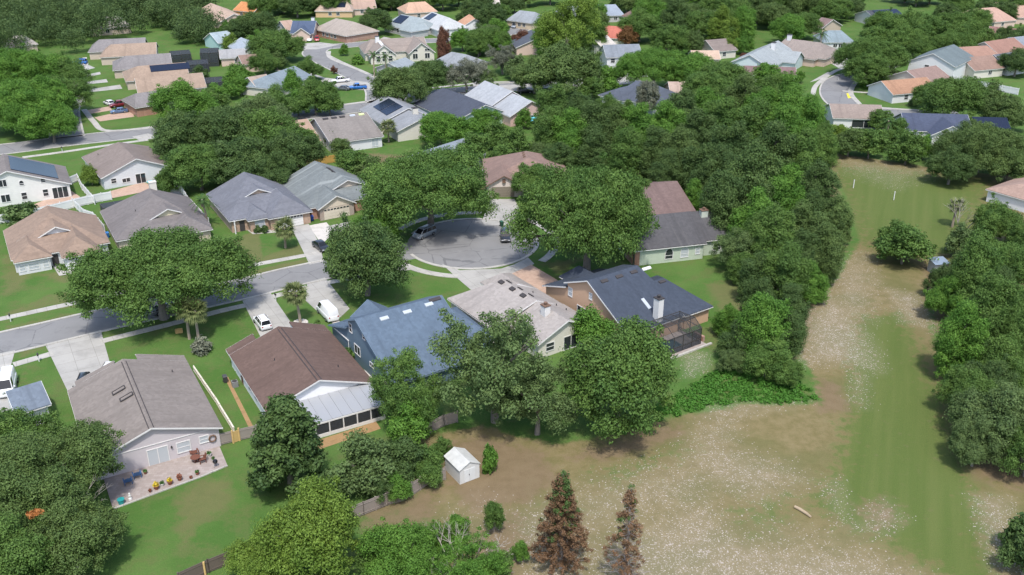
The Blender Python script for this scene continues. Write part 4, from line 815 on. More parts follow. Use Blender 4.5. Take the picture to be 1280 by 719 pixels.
fence("weathered grey board fence winding out of the bushes beside the white shed", [(436, 652), (455, 644), (485, 632), (505, 626), (536, 606), (557, 600)], 1.8, M_WOOD, panel=1.3)
fence("weathered brown grey fence under the grey leaved oak", [(534, 544), (555, 533), (572, 528)], 1.7, M_WOOD)
fence("dark stained board fence with yellow posts at the bottom edge", [(225, 733), (262, 716), (292, 704), (330, 692)], 1.7, lapped("dark_fence_wood", (.12, .095, .08), .15, True))
for i, p in enumerate([(258, 718), (293, 704)]):
    mb = MB(); mb.box(-.09, -.3, 0, .09, -.12, 1.8); o = mb.build("fence_post", M_WOODY); o.location = (*g(*p), 0); o.name = "yellow_post"; tag(o, ["yellow wooden post against the dark fence, nearer the bottom edge", "yellow wooden post against the dark fence, farther up the slope"][i], "post", "yellow posts of the dark fence")
fence("white rear fence in front of the teal screen rooms at the far right", [(1190, 103), (1222, 109), (1272, 119)], 2.0, M_VINYL)
fence("slim white fence beside the rose brown roof", [(603, 222), (607, 196)], 1.9, M_VINYL)
fence("pale grey fence behind the rose brown roof", [(640, 186), (668, 190), (698, 200)], 1.8, simple("grey_vinyl", (.36, .37, .38), .6))
fence("ochre wooden fence beneath the screened porch in the oak shade", [(396, 207), (408, 205), (420, 203)], 1.9, simple("ochre_wood", (.42, .26, .07), .7, .15))

M_SHED = lapped("shed_white", (0.56, 0.56, 0.54), .3, True)
c = g(578, 592); t = thing("garden_shed", "small white garden shed with a dirty peaked roof on bare ground", "shed", (*c, 0), math.radians(33)); mb = MB()
w_, d_, hw, hr = 1.35, 1.75, 2.0, 2.7
mb.quad((-w_, -d_, 0), (w_, -d_, 0), (w_, -d_, hw), (0, -d_, hr), (-w_, -d_, hw)); mb.quad((-w_, d_, 0), (w_, d_, 0), (w_, d_, hw), (0, d_, hr), (-w_, d_, hw)); mb.quad((-w_, -d_, 0), (-w_, d_, 0), (-w_, d_, hw), (-w_, -d_, hw)); mb.quad((w_, -d_, 0), (w_, d_, 0), (w_, d_, hw), (w_, -d_, hw)); mb.build("wall", M_SHED, t)
mb = MB(); k = (hr - hw) / w_
for s_ in (-1, 1):
    e = w_ + .12; p = [(0, -d_ - .12, hr + .01), (s_ * e, -d_ - .12, hw - .12 * k + .01), (s_ * e, d_ + .12, hw - .12 * k + .01), (0, d_ + .12, hr + .01)]; mb.prism(p, [(x, y, z + .06) for x, y, z in p])
mb.build("roof", simple("shed_roof", (.46, .46, .43), .7, .28, 1.6), t)
mb = MB(); mb.box(-.75, -d_ - .04, .05, -.02, -d_ - .004, 1.8); mb.box(.02, -d_ - .04, .05, .75, -d_ - .004, 1.8); do = mb.build("door", simple("shed_door", (.62, .63, .62), .5), t); mb = MB(); mb.box(-.12, -d_ - .08, .9, -.05, -d_ - .041, 1.1); mb.build("handle", M_VENT, do)
c = g(843 / 1, 0) if False else g(1171, 340); t = thing("tool_shed", "little blue roofed shed half hidden by trees at the field edge", "shed", (*c, 0), .2); mb = MB(); mb.box(-1.3, -1, 0, 1.3, 1, 2.0); mb.build("wall", simple("shed_grey", (.4, .42, .44), .6), t); mb = MB(); mb.prism([(-1.5, -1.3, 1.95), (1.5, -1.3, 1.95), (1.5, 1.2, 2.3), (-1.5, 1.2, 2.3)], [(-1.5, -1.3, 2.03), (1.5, -1.3, 2.03), (1.5, 1.2, 2.38), (-1.5, 1.2, 2.38)]); mb.build("roof", simple("shed_blue", (.20, .25, .31), .5, .2), t); mb = MB(); mb.box(-.4, -1.04, .05, .4, -1.003, 1.8); mb.build("door", M_GAR, t)

# patio of the tan roof house
pr = math.radians(29.7); PO = Vector((-47.3, 94.7)); pu = Vector((math.cos(pr), math.sin(pr))); pv = Vector((-pu.y, pu.x))
def PT(u, v): q = PO + pu * u + pv * v; return (q.x, q.y)
sheet("patio", [PT(-1.5, 0), PT(12.2, 0), PT(12.0, -4.6), PT(8.5, -5.3), PT(-1.5, -6.5)], 0.06, M_PAVER2, True, th=1)
ribbon("kerb", [Vector(PT(-1.5, -6.5)), Vector(PT(8.5, -5.3)), Vector(PT(12.0, -4.6))], -.12, .1, .12, M_WALK, True)
M_BLUEW = simple("blue_paint", (0.045, 0.11, 0.24), .5, .1); M_REDW = simple("red_wood", (.15, .06, .04), .6, .2)
def chair(label, px, py, rot, mat, group):
    t = thing("garden_chair", label, "chair", (*g(px, py), .065), rot, group); mb = MB()
    for k in range(5): mb.box(-.34, -.35 + k * .14, .38, .34, -.24 + k * .14, .42)
    mb.build("seat", mat, t); mb = MB()
    for k in range(5): mb.prism([(-.34 + k * .14, .33, .42), (-.24 + k * .14, .33, .42), (-.24 + k * .14, .37, .42), (-.34 + k * .14, .37, .42)], [(-.34 + k * .14, .56, 1.12 - abs(k - 2) * .05), (-.24 + k * .14, .56, 1.12 - abs(k - 2) * .05), (-.24 + k * .14, .6, 1.1), (-.34 + k * .14, .6, 1.1)])
    mb.build("backrest", mat, t)
    for sx in (-1, 1):
        mb = MB(); mb.box(sx * .44 - .07, -.4, .60, sx * .44 + .07, .42, .64); mb.build("armrest", mat, t)
        for y in (-.36, .34): mb = MB(); mb.box(sx * .42 - .04, y - .04, 0, sx * .42 + .04, y + .04, .6); mb.build("leg", mat, t)
    return t
chair("blue slatted garden chair at the left, beside the tree edge", 160.5, 605, pr + math.pi, M_BLUEW, "blue chairs on the patio"); chair("blue slatted garden chair at the right, closer to the flowerpot by the glass door", 172, 597, pr + math.pi, M_BLUEW, "blue chairs on the patio")
chair("red brown garden chair tucked against the wall side of the round table", 243.5, 569, pr + .1, M_REDW, "brown chairs round the patio table"); chair("red brown garden chair on the right side of the round table", 253, 578, pr - 1.5, M_REDW, "brown chairs round the patio table")
t = thing("patio_table", "round red brown patio table with a small plant", "table", (*g(245, 578), .065)); mb = MB(); mb.lathe((0, 0, .68), [(.6, 0), (.6, .05)], 16); mb.build("tabletop", M_REDW, t); mb = MB(); mb.bar((0, 0, 0), (0, 0, .68), .06); mb.strut((-.35, 0, .04), (.35, 0, .04), .08); mb.strut((0, -.35, .04), (0, .35, .04), .08); mb.build("pedestal", M_REDW, t)
def tiny_foliage(mb, c, r, n, rg, leaf=.13):
    for k in range(n):
        d = Vector((rg.gauss(0, 1), rg.gauss(0, 1), rg.gauss(0, .8))).normalized() * r * rg.uniform(.5, 1); p = Vector(c) + d; a = Vector((rg.uniform(-1, 1), rg.uniform(-1, 1), rg.uniform(-.5, 1))).normalized(); e = a.orthogonal().normalized() * leaf; f_ = a.cross(e).normalized() * leaf * .6
        mb.quad(p - e, p + f_, p + e, p - f_)
M_TERRA = simple("terracotta_pot", (.23, .09, .055), .7, .1); M_PLANT = simple("potted_leaf", (.06, .13, .03), .7, .3, 8); M_YEL = simple("yellow_bloom", (.5, .38, .03), .6, .2, 8)
rg = random.Random(5)
for px, py, r, lab, fm in ((196, 612, .34, "large dark pot with yellow flowers at the patio edge, leftmost of the two", M_YEL), (203, 608, .22, "small pale pot with green leaves between two yellow flowerpots", M_PLANT), (213, 606, .32, "dark pot with yellow flowers at the patio edge, right of the small green pot", M_YEL), (225, 601, .3, "round dark brown pot with little planting, alone at the patio edge", M_TERRA), (182, 593, .2, "small potted plant against the wall left of the glass door", M_PLANT), (247, 594, .22, "terracotta pot with a plant between the round table and the patio edge", M_PLANT), (188, 616, .15, "tiny brown pot left of the yellow flowers", M_TERRA), (239, 599, .13, "tiny brown pot near the round table", M_TERRA), (262, 571, .24, "pale pot of green leaves by the house corner", M_PLANT), (267, 577, .2, "white pot at the patio corner beside the black grill", M_PLANT)):
    t = thing("flower_pot", lab, "flowerpot", (*g(px, py), .065), 0, "flowerpots on the patio"); mb = MB(); mb.lathe((0, 0, 0), [(r * .6, 0), (r, r * 1.3), (r * 1.08, r * 1.3), (r * 1.08, r * 1.55), (r * .9, r * 1.55)], 12); mb.build("pot", M_WHITE if "white" in lab or "pale" in lab else M_TERRA, t); mb = MB(); tiny_foliage(mb, (0, 0, r * 2.1), r * 1.1, 60, rg); mb.build("plant", fm, t)
t = thing("kettle_grill", "black kettle barbecue grill on legs at the patio corner", "grill", (*g(270, 584), .065)); mb = MB(); mb.lathe((0, 0, .5), [(.08, 0), (.26, .1), (.3, .25), (.31, .27)], 12); mb.build("bowl", M_VENT, t); mb = MB(); mb.lathe((0, 0, .78), [(.31, 0), (.24, .17), (.06, .25), (.03, .29)], 12); mb.build("lid", glassy("black_enamel", (.012, .012, .014), .2), t)
for k in range(3): mb = MB(); q = k * 2.1; mb.bar((.15 * math.cos(q), .15 * math.sin(q), .55), (.3 * math.cos(q), .3 * math.sin(q), 0), .02); mb.build("leg", M_METAL, t)
t = thing("wall_wreath", "dark ring shaped wreath hanging on the lavender wall", "wreath", (*PT(11.5, -.1), 1.5), pr); mb = MB()
for k in range(10): q0, q1 = k * .628, (k + 1) * .628; mb.bar((.42 * math.cos(q0), 0, .45 * math.sin(q0)), (.42 * math.cos(q1), 0, .45 * math.sin(q1)), .1)
o = mb.build("ring", M_DTRIM, t)
t = thing("garden_tub", "turquoise tub at the left end of the patio", "tub", (*g(152, 630), .065)); mb = MB(); mb.lathe((0, 0, 0), [(.3, 0), (.38, .55), (.42, .55), (.42, .62), (.3, .62)], 12); mb.build("tub", simple("turquoise_plastic", (.03, .28, .28), .4), t)
t = thing("garden_statue", "little white garden ornament beside the turquoise tub", "ornament", (*g(163, 625), .065)); mb = MB(); mb.lathe((0, 0, 0), [(.22, 0), (.2, .2), (.1, .3), (.16, .55), (.09, .72), (.12, .82), (.04, .95)], 10); mb.build("figure", M_WHITE, t)
# trolleys, bins, posts
def bin_(label, px, py, col, rot=.5, z=.0):
    t = thing("wheelie_bin", label, "bin", (*g(px, py), z), rot, "wheelie bins"); mb = MB(); mb.prism([(-.24, -.26, .06), (.24, -.26, .06), (.24, .26, .06), (-.24, .26, .06)], [(-.3, -.34, 1.0), (.3, -.34, 1.0), (.3, .34, 1.0), (-.3, .34, 1.0)]); mb.build("body", simple("bin_%s" % label[:9], col, .45), t)
    mb = MB(); mb.prism([(-.32, -.37, 1.0), (.32, -.37, 1.0), (.32, .38, 1.0), (-.32, .38, 1.0)], [(-.28, -.3, 1.08), (.28, -.3, 1.08), (.28, .34, 1.13), (-.28, .34, 1.13)]); mb.build("lid", simple("binlid_%s" % label[:9], sc3(col, 1.25), .45), t)
    for s_ in (-1, 1): mb = MB(); mb.bar((s_ * .26, .28, .12), (s_ * .32, .28, .12), .12, n=10); mb.build("wheel", M_VENT, t)
bin_("blue bin beside the blue house, nearer the camera", 427, 432, (.03, .14, .38)); bin_("green bin beside the blue house wall", 421.5, 427, (.03, .22, .10)); bin_("dark green bin at the top of the turning circle", 627, 283, (.02, .07, .04)); bin_("blue bin by the taupe grey house side fence", 135, 297, (.06, .16, .34)); bin_("black bin lid beside the brown roofed house wall", 282, 478, (.05, .05, .05)); bin_("royal blue bin beside the white garage door", 390, 276, (.03, .07, .30))
t = thing("air_conditioner", "grey air conditioner box beside the brown roofed house wall", "air conditioner", (*g(294, 483), 0), .5); mb = MB(); mb.box(-.4, -.4, 0, .4, .4, .85); mb.build("body", simple("ac_grey", (.2, .2, .2), .5), t); mb = MB(); mb.lathe((0, 0, .852), [(.34, 0), (.34, .04), (.1, .05)], 14); mb.build("fan_grille", M_VENT, t)
o = MB(); o.lathe((0, 0, 0), [(.05, 0), (.05, 1.7)], 8)
for px, py, lab in ((1066.5, 235, "left one of two white stakes in the upper field"), (1117, 250, "right one of two white stakes in the upper field"), (1182, 312, "white stake near the bare tree at the field edge")):
    mb = MB(); mb.box(-.07, -.07, 0, .07, .07, 1.8); mb.box(-.09, -.09, 1.8, .09, .09, 1.86); t = mb.build("marker_stake", M_VINYL); t.location = (*g(px, py), 0); tag(t, lab, "stake", "white stakes in the field")
rg = random.Random(8); mb = MB(); p = [Vector((-.75, .85, .2)), Vector((-.3, .35, .21)), Vector((.25, -.35, .18)), Vector((.6, -.95, .14))]
for a_, b_, r0, r1 in zip(p[:-1], p[1:], (.17, .19, .17), (.19, .17, .12)): mb.bar(a_, b_, r0, r1, 9)
t = mb.build("fallen_log", simple("bare_log", (.36, .28, .19), .8, .25, 4)); t.location = (*g(1004, 641), 0); tag(t, "fallen bare tan log lying in the dry field", "log")
def mailbox(label, px, py):
    t = thing("mailbox", label, "mailbox", (*g(px, py), 0), .5, "mailboxes along the street"); mb = MB(); mb.box(-.05, -.05, 0, .05, .05, 1.05); mb.build("post", M_VINYL, t); mb = MB(); mb.box(-.12, -.28, 1.05, .12, .28, 1.22); mb.bar((0, -.28, 1.22), (0, .28, 1.22), .12, n=10); mb.build("box", M_VENT, t)
mailbox("dark mailbox on a white post by the left verge", 13.5, 402); mailbox("dark mailbox on a white post by the sidewalk of the leftmost lawn", 49, 452); mailbox("dark mailbox beside the palm lawn driveway", 345, 376); mailbox("dark mailbox by the far left street", 78, 190); mailbox("dark mailbox on the inner verge of the right hand bend", 1048, 100)
sheet("tactile_pad", [(1058, 117), (1065, 116), (1067, 122), (1060, 123)], .045, simple("safety_yellow", (.72, .58, .05), .6), th=1)
t = thing("wooden_crate", "small yellow wooden crate on the lawn beside the twin palms", "crate", (*g(224, 416), 0), .3); mb = MB()
for z in (.08, .26, .44):
    mb.box(-.55, -.35, z, .55, -.31, z + .12); mb.box(-.55, .31, z, .55, .35, z + .12); mb.box(-.55, -.31, z, -.51, .31, z + .12); mb.box(.51, -.31, z, .55, .31, z + .12)
mb.box(-.5, -.3, .02, .5, .3, .06); mb.build("slats", M_WOODY, t)
t = thing("patio_umbrella", "turquoise patio furniture behind the white walled house", "patio set", (*g(189, 231), 0)); mb = MB(); mb.lathe((0, 0, .72), [(.8, 0), (.8, .05)], 12); mb.build("tabletop", simple("turquoise", (.12, .48, .60), .5), t); mb = MB(); mb.bar((0, 0, 0), (0, 0, .72), .06); mb.build("pedestal", M_METAL, t); t.name = "patio_table"

# ------------------------------------------------------------------ vehicles
def paint(key, col, metal=0.0):
    if key in MATS: return MATS[key]
    m, n, b = newmat(key); b.inputs["Base Color"].default_value = (*col, 1); b.inputs["Roughness"].default_value = .28; b.inputs["Metallic"].default_value = metal
    b.inputs["Coat Weight"].default_value = .6; b.inputs["Coat Roughness"].default_value = .08; MATS[key] = m; return m
M_TYRE = simple("tyre", (.018, .018, .019), .8); M_RIM = simple("rim", (.42, .43, .44), .35, .05, 2, .7); M_CGL = glassy("car_glass", (.012, .014, .017), .06); M_LAMP = glassy("headlamp", (.6, .62, .64), .1); M_TAIL = glassy("tail_lamp", (.30, .015, .012), .2)
KINDS = {  # length, width, height, belt, cabin base (rear,front), cabin roof (rear,front), ground clearance
    'suv': (4.75, 1.88, 1.74, 1.02, (-2.22, 1.15), (-2.0, .35), .24), 'sedan': (4.7, 1.82, 1.44, .92, (-1.95, 1.1), (-1.1, .35), .18),
    'van': (5.1, 2.0, 1.85, 1.05, (-2.5, 1.75), (-2.35, .85), .22), 'pickup': (5.7, 1.98, 1.84, 1.08, (-.75, 1.45), (-.55, .75), .3), 'cargo': (5.6, 2.05, 2.3, 1.2, (-2.75, 2.1), (-2.7, 1.35), .25)}
def car(kind, label, rear, front, mat, roof=None, name="parked_car", group=None):
    L, Wd, Hh, belt, (cb0, cb1), (cr0, cr1), gc = KINDS[kind]; hw = Wd / 2
    a, b_ = Vector(g(*rear)), Vector(g(*front)); d = (b_ - a).normalized(); c = (a + b_) / 2
    t = thing(name, label, {'pickup': 'pickup', 'van': 'minivan', 'cargo': 'van'}.get(kind, 'car'), (c.x, c.y, .03), math.atan2(d.y, d.x), group)
    hb = belt - .16 if kind != 'sedan' else belt - .14
    prof = [(-L / 2, .45, belt - .1), (-L / 2 + .12, gc, belt), (-L / 2 + .5, gc, belt + .01), (0, gc, belt), (cb1, gc, belt - .02), (L / 2 - .55, gc, hb + .02), (L / 2 - .12, gc, hb - .1), (L / 2, .42, hb - .28)]
    wid = [.86, .95, 1, 1, 1, .98, .92, .8]; bm = bmesh.new(); rings = []
    for (x, z0, z1), k in zip(prof, wid):
        y = hw * k; zm = z0 + (z1 - z0) * .55
        rings.append([bm.verts.new(p) for p in ((x, -y * .93, z0), (x, -y, zm), (x, -y * .93, z1 - .03), (x, -y * .86, z1), (x, y * .86, z1), (x, y * .93, z1 - .03), (x, y, zm), (x, y * .93, z0))])
    for r0, r1 in zip(rings[:-1], rings[1:]):
        for k in range(8): bm.faces.new((r0[k], r0[(k + 1) % 8], r1[(k + 1) % 8], r1[k]))
    bm.faces.new(rings[0]); bm.faces.new(rings[-1][::-1])
    wb, wt = hw * .88, hw * .72; B = [(cb0, -wb, belt - .03), (cb1, -wb, belt - .03), (cb1, wb, belt - .03), (cb0, wb, belt - .03)]; T = [(cr0, -wt, Hh - .05), (cr1, -wt, Hh - .05), (cr1, wt, Hh - .05), (cr0, wt, Hh - .05)]
    vb = [bm.verts.new(p) for p in B]; vt = [bm.verts.new(p) for p in T]; vv = [bm.verts.new((x * .97 + (cr0 + cr1) / 2 * .03, y * .86, Hh)) for x, y, z in T]
    for k in range(4): j = (k + 1) % 4; bm.faces.new((vb[k], vb[j], vt[j], vt[k])); bm.faces.new((vt[k], vt[j], vv[j], vv[k]))
    bm.faces.new(vv); bmesh.ops.recalc_face_normals(bm, faces=bm.faces)
    me = bpy.data.meshes.new("body"); bm.to_mesh(me); bm.free(); me.materials.append(mat); o = bpy.data.objects.new("body", me); COL.objects.link(o); o.parent = t
    bv = o.modifiers.new("bevel", 'BEVEL'); bv.width = .05; bv.segments = 2; bv.limit_method = 'ANGLE'; bv.angle_limit = .5; me.polygons.foreach_set("use_smooth", [True] * len(me.polygons))
    def pane(nm, c4, ins=.1, off=.018):
        c4 = [Vector(q) for q in c4]; m_ = sum(c4, Vector()) / 4; nn = (c4[1] - c4[0]).cross(c4[3] - c4[0]).normalized()
        if nn.dot(m_ - Vector(((cb0 + cb1) / 2, 0, belt))) < 0: nn = -nn
        q = [p + (m_ - p).normalized() * ins + nn * off for p in c4]; mb = MB(); mb.quad(*q); mb.build(nm, M_CGL, t)
    if kind != 'cargo': pane("rear_window", (B[0], B[3], T[3], T[0]))
    pane("windscreen", (B[1], B[2], T[2], T[1]))
    lerp = lambda p, q, f: tuple(x + (y - x) * f for x, y in zip(p, q))
    for i0, i1 in ((0, 1), (3, 2)):
        cuts = {'pickup': (0, .5, 1), 'sedan': (0, .5, 1), 'cargo': (.74, 1)}.get(kind, (0, .3, .64, 1))
        for f0, f1 in zip(cuts[:-1], cuts[1:]): pane("side_window", (lerp(B[i0], B[i1], f0), lerp(B[i0], B[i1], f1), lerp(T[i0], T[i1], f1), lerp(T[i0], T[i1], f0)), .07)
    if kind == 'pickup':
        mb = MB(); mb.box(-L / 2 + .15, -hw * .76, belt - .02, cb0 - .08, hw * .76, belt + .014); mb.build("cargo_bed", M_VENT, t)
    if kind in ('suv', 'van'):
        for s_ in (-1, 1): mb = MB(); mb.strut((cr0 + .25, s_ * wt * .8, Hh + .05), (cr1 - .2, s_ * wt * .8, Hh + .05), .05); mb.build("roof_rail", M_VENT, t)
    for sx in (-L * .30, L * .31):
        for sy in (-1, 1):
            mb = MB(); mb.bar((sx, sy * (hw - .2), .33), (sx, sy * (hw + .02), .33), .34, n=16); wh_ = mb.build("wheel", M_TYRE, t); mb = MB(); mb.bar((sx, sy * (hw + .021), .33), (sx, sy * (hw + .035), .33), .2, n=12); mb.build("rim", M_RIM, wh_)
    for sy in (-1, 1):
        mb = MB(); mb.box(L / 2 - .16, sy * hw * .62 - .2, hb - .32, L / 2 - .02, sy * hw * .62 + .2, hb - .16); mb.build("headlight", M_LAMP, t)
        mb = MB(); mb.box(-L / 2 - .01, sy * hw * .7 - .1, belt - .32, -L / 2 + .12, sy * hw * .7 + .1, belt - .08); mb.build("tail_light", M_TAIL, t)
        mb = MB(); mb.box(cb1 - .5, sy * hw * 1.0 - .02 + sy * .08, belt - .02, cb1 - .3, sy * hw + sy * .2, belt + .13); mb.build("wing_mirror", mat, t)
    return t
WHITE, SILV, BLK, RED, BLUE, NAVY, GREYP = paint("p_white", (.72, .72, .72)), paint("p_silver", (.32, .36, .41), .4), paint("p_black", (.02, .021, .024)), paint("p_red", (.16, .012, .02)), paint("p_blue", (.02, .13, .42)), paint("p_navy", (.10, .16, .28), .3), paint("p_grey", (.12, .13, .14), .3)
car('suv', "white estate car parked on the driveway beside the brown roof", (337, 418), (320, 396), WHITE)
car('cargo', "white van parked on the driveway behind the blue house", (418, 404), (402, 387), WHITE, name="parked_van")
car('van', "silver minivan parked at the rim of the turning circle under the oak", (541, 291), (520, 300), SILV)
car('suv', "black car parked on the right side of the turning circle", (631, 295), (632, 303), BLK)
car('sedan', "dark car half hidden by the street tree on the cream garage drive", (396, 307), (407, 315), BLK)
car('suv', "dark car on the driveway behind the tan roof, left one of two", (108, 480), (102, 495), BLK)
car('suv', "white car on the driveway behind the tan roof, right one of two", (138, 468), (130, 480), WHITE)
car('cargo', "white van at the left edge beside the small blue roof corner", (13, 478), (9, 496), WHITE, name="parked_van")
car('sedan', "dark car parked in the street under the big left oak", (196, 393), (220, 387), GREYP)
car('sedan', "white car in the row house drive, farthest of three", (143, 133.5), (131, 129), WHITE)
car('pickup', "dark red pickup in the row house drive, middle of three", (163, 131.5), (137, 135), RED, name="parked_pickup")
car('sedan', "blue grey car in the row house drive, nearest of three", (160, 140), (138, 142.5), NAVY)
car('suv', "bright blue car by the far row house drive", (107, 80), (94, 80), BLUE)
car('pickup', "white pickup parked across the drives inside the street bend", (435, 102), (416, 104), WHITE, name="parked_pickup")
car('sedan', "dark grey car beside the bright blue pickup", (436, 113), (421, 112.5), GREYP)
car('pickup', "bright blue pickup on the drive by the street bend", (456, 111), (438, 112), BLUE, name="parked_pickup")
car('pickup', "dark grey pickup parked on the far street under grey trees", (576, 121), (596, 119.5), GREYP, name="parked_pickup")
car('suv', "black car on the shady street above the silver grey roof", (648, 117), (663, 116), BLK)
car('suv', "white car outside the navy roof house garage", (388, 48), (386, 54), WHITE); car('suv', "red car outside the navy roof house", (397, 48), (396, 54), paint("p_bright_red", (.36, .02, .02)))
car('suv', "black car in the shadow beside the top dark tree", (459, 47), (470, 47), BLK)
car('suv', "white car parked under the round tree on the right hand bend", (1091, 97), (1104, 96), WHITE)
car('sedan', "black car in the lane below the pewter roof", (628, 36), (637, 35), BLK); car('suv', "silver car in the lane below the pewter roof", (645, 33), (641, 36), SILV)
# ------------------------------------------------------------------ trees
def leaf_mesh(name, C, Rr, nleaf, leaf, seed, flat=.72, upbias=.35, holes=0.0):
    """leaf sized faces on the shells of many clumps; every clump has its own tone"""
    rs = np.random.RandomState(seed); C = np.asarray(C, float); Rr = np.asarray(Rr, float); k = len(C)
    per = np.maximum(8, (nleaf * (Rr ** 2) / (Rr ** 2).sum())).astype(int); ids = np.repeat(np.arange(k), per); n = len(ids)
    d = rs.normal(size=(n, 3)); d[:, 2] += upbias; d /= np.linalg.norm(d, axis=1)[:, None]
    # uneven clump outline: lobes
    ph = rs.rand(k, 3) * 6.28; lob = 1 + .22 * np.sin(3 * np.arctan2(d[:, 1], d[:, 0]) + ph[ids, 0]) * np.cos(2.5 * d[:, 2] * 2 + ph[ids, 1])
    rad = Rr[ids] * lob * (1.22 - .80 * rs.rand(n) ** .8)
    p = C[ids] + d * rad[:, None] * np.array([1, 1, flat])
    nn = d * 1.05 + rs.normal(size=(n, 3)) * .66 + np.array([0, 0, .4]); nn /= np.linalg.norm(nn, axis=1)[:, None]
    e = np.cross(nn, rs.normal(size=(n, 3))); e /= np.linalg.norm(e, axis=1)[:, None]; f = np.cross(nn, e)
    sz = leaf * (.55 + .8 * rs.rand(n)); a, b_ = e * sz[:, None], f * (sz * .62)[:, None]; dr = nn * (sz * .22)[:, None]
    V = np.stack([p - a - dr, p - b_ * .9 + a * .1, p + a - dr, p + b_], 1).reshape(-1, 3)
    me = bpy.data.meshes.new(name); me.vertices.add(4 * n); me.vertices.foreach_set("co", V.ravel().astype(np.float32))
    me.loops.add(4 * n); me.loops.foreach_set("vertex_index", np.arange(4 * n, dtype=np.int32)); me.polygons.add(n)
    me.polygons.foreach_set("loop_start", np.arange(0, 4 * n, 4, dtype=np.int32)); me.polygons.foreach_set("loop_total", np.full(n, 4, np.int32))
    tint = np.clip(rs.rand(k)[ids] * .72 + rs.rand(n) * .36 - .04, 0, 1); at = me.attributes.new("tint", 'FLOAT', 'POINT'); at.data.foreach_set("value", np.repeat(tint, 4).astype(np.float32))
    me.update(); me.validate(); return me
def dome(seed, R, z0, z1, n, rc, shape=1.0, inner=.28):
    """clump centres over an uneven dome"""
    rg = random.Random(seed); out = []; zc = z0 + (z1 - z0) * .34; ph = [rg.uniform(0, 6.28) for _ in range(4)]
    for i in range(n):
        t = 1 - 1.42 * (i + .5) / n; phi = i * 2.39996 + rg.uniform(-.25, .25); s = math.sqrt(max(0, 1 - min(1, abs(t)) ** 2))
        if shape > 1 and t > 0: s = max(0, 1 - t ** shape) ** .6
        lump = 1 + .16 * math.sin(2 * phi + ph[0]) + .10 * math.sin(3 * phi + ph[1]) + rg.uniform(-.12, .08)
        rr = (R - rc * .8) * s * lump; z = zc + (t * (z1 - zc - rc * .5) if t > 0 else t * (zc - z0) / .42 * .9) + rg.uniform(-.3, .3) * rc * .6
        if rg.random() < inner: rr *= rg.uniform(.25, .75); z = zc + (z - zc) * rg.uniform(.3, .9)
        out.append(((rr * math.cos(phi), rr * math.sin(phi), z), rc * rg.choice([rg.uniform(.5, .8), rg.uniform(.75, 1.15), rg.uniform(1.1, 1.5)])))
    return [o[0] for o in out], [o[1] for o in out]
def crown(seed, R, z0, z1, n, rc, lobes):
    """an uneven crown: several limbs' worth of foliage, each its own dome of clumps, gaps between them"""
    rg = random.Random(seed); LB = [(0, 0, R * rg.uniform(.44, .56), z1)]
    for i in range(lobes):
        a = i * 6.283 / lobes + rg.uniform(-.4, .4); q = R * rg.uniform(.42, .64); LB.append((q * math.cos(a), q * math.sin(a), R * rg.uniform(.32, .50), z0 + (z1 - z0) * rg.uniform(.58, .98)))
    tot = sum(l[2] ** 2 for l in LB); C, Rr = [], []
    for k, (x, y, r, zt) in enumerate(LB):
        c, q = dome(seed * 7 + k, r, z0 + rg.uniform(0, .9), zt, max(8, int(n * r * r / tot * 1.25)), rc, 1.0, .12)
        for (cx, cy, cz), cr in zip(c, q):
            p = (cx + x, cy + y, cz)
            if any(j != k and ((p[0] - X) ** 2 + (p[1] - Y) ** 2) / (Q * Q) + ((p[2] - z0) / (Z - z0)) ** 2 < .42 for j, (X, Y, Q, Z) in enumerate(LB)): continue
            C.append(p); Rr.append(cr)
    for _ in range(int(n * .22)):   # stray sprays breaking the outline
        b_ = rg.randrange(len(C)); v = Vector(C[b_]); o_ = Vector((v.x, v.y, (v.z - z0) * .6)).normalized(); C.append(tuple(v + o_ * Rr[b_] * rg.uniform(.7, 1.25) + Vector((0, 0, rg.uniform(-.3, .4) * rc)))); Rr.append(rc * rg.uniform(.28, .5))
    A = np.array(C); h = np.percentile(np.hypot(A[:, 0], A[:, 1]) + np.array(Rr) * .8, 92); f = R / h
    return [(p[0] * f, p[1] * f, p[2]) for p in C], [r * (1 + f) / 2 for r in Rr]
def trunk_mesh(name, C, h0, r0, seed, nl=7, lean=.3):
    rg = random.Random(seed); mb = MB(); top = Vector((rg.uniform(-lean, lean), rg.uniform(-lean, lean), h0)); mid = top * .5 + Vector((rg.uniform(-.2, .2), rg.uniform(-.2, .2), 0))
    mb.bar((0, 0, -.1), mid, r0 * 1.25, r0 * .95, 9); mb.bar(mid, top, r0 * .95, r0 * .8, 9)
    for c in rg.sample(list(C), min(nl, len(C))):
        c = Vector(c); b_ = top + Vector((rg.uniform(-.1, .1), rg.uniform(-.1, .1), rg.uniform(-.6, .3))); m_ = b_.lerp(c, .5) + Vector((0, 0, (c - b_).length * .08)); r = r0 * rg.uniform(.35, .55)
        mb.bar(b_, m_, r, r * .65, 6); mb.bar(m_, c, r * .65, r * .25, 5)
        for _ in range(2):
            e = c + Vector((rg.uniform(-1, 1), rg.uniform(-1, 1), rg.uniform(-.2, .8))) * r0 * 3; mb.bar(m_, e, r * .35, r * .1, 4)
    me = bpy.data.meshes.new(name); me.from_pydata(mb.v, [], mb.f); me.materials.append(M_BARK); return me
M_BARK = simple("oak_bark", (.20, .175, .15), .9, .3, 3); M_PALE = simple("bare_branch", (.34, .31, .27), .9, .2, 3)
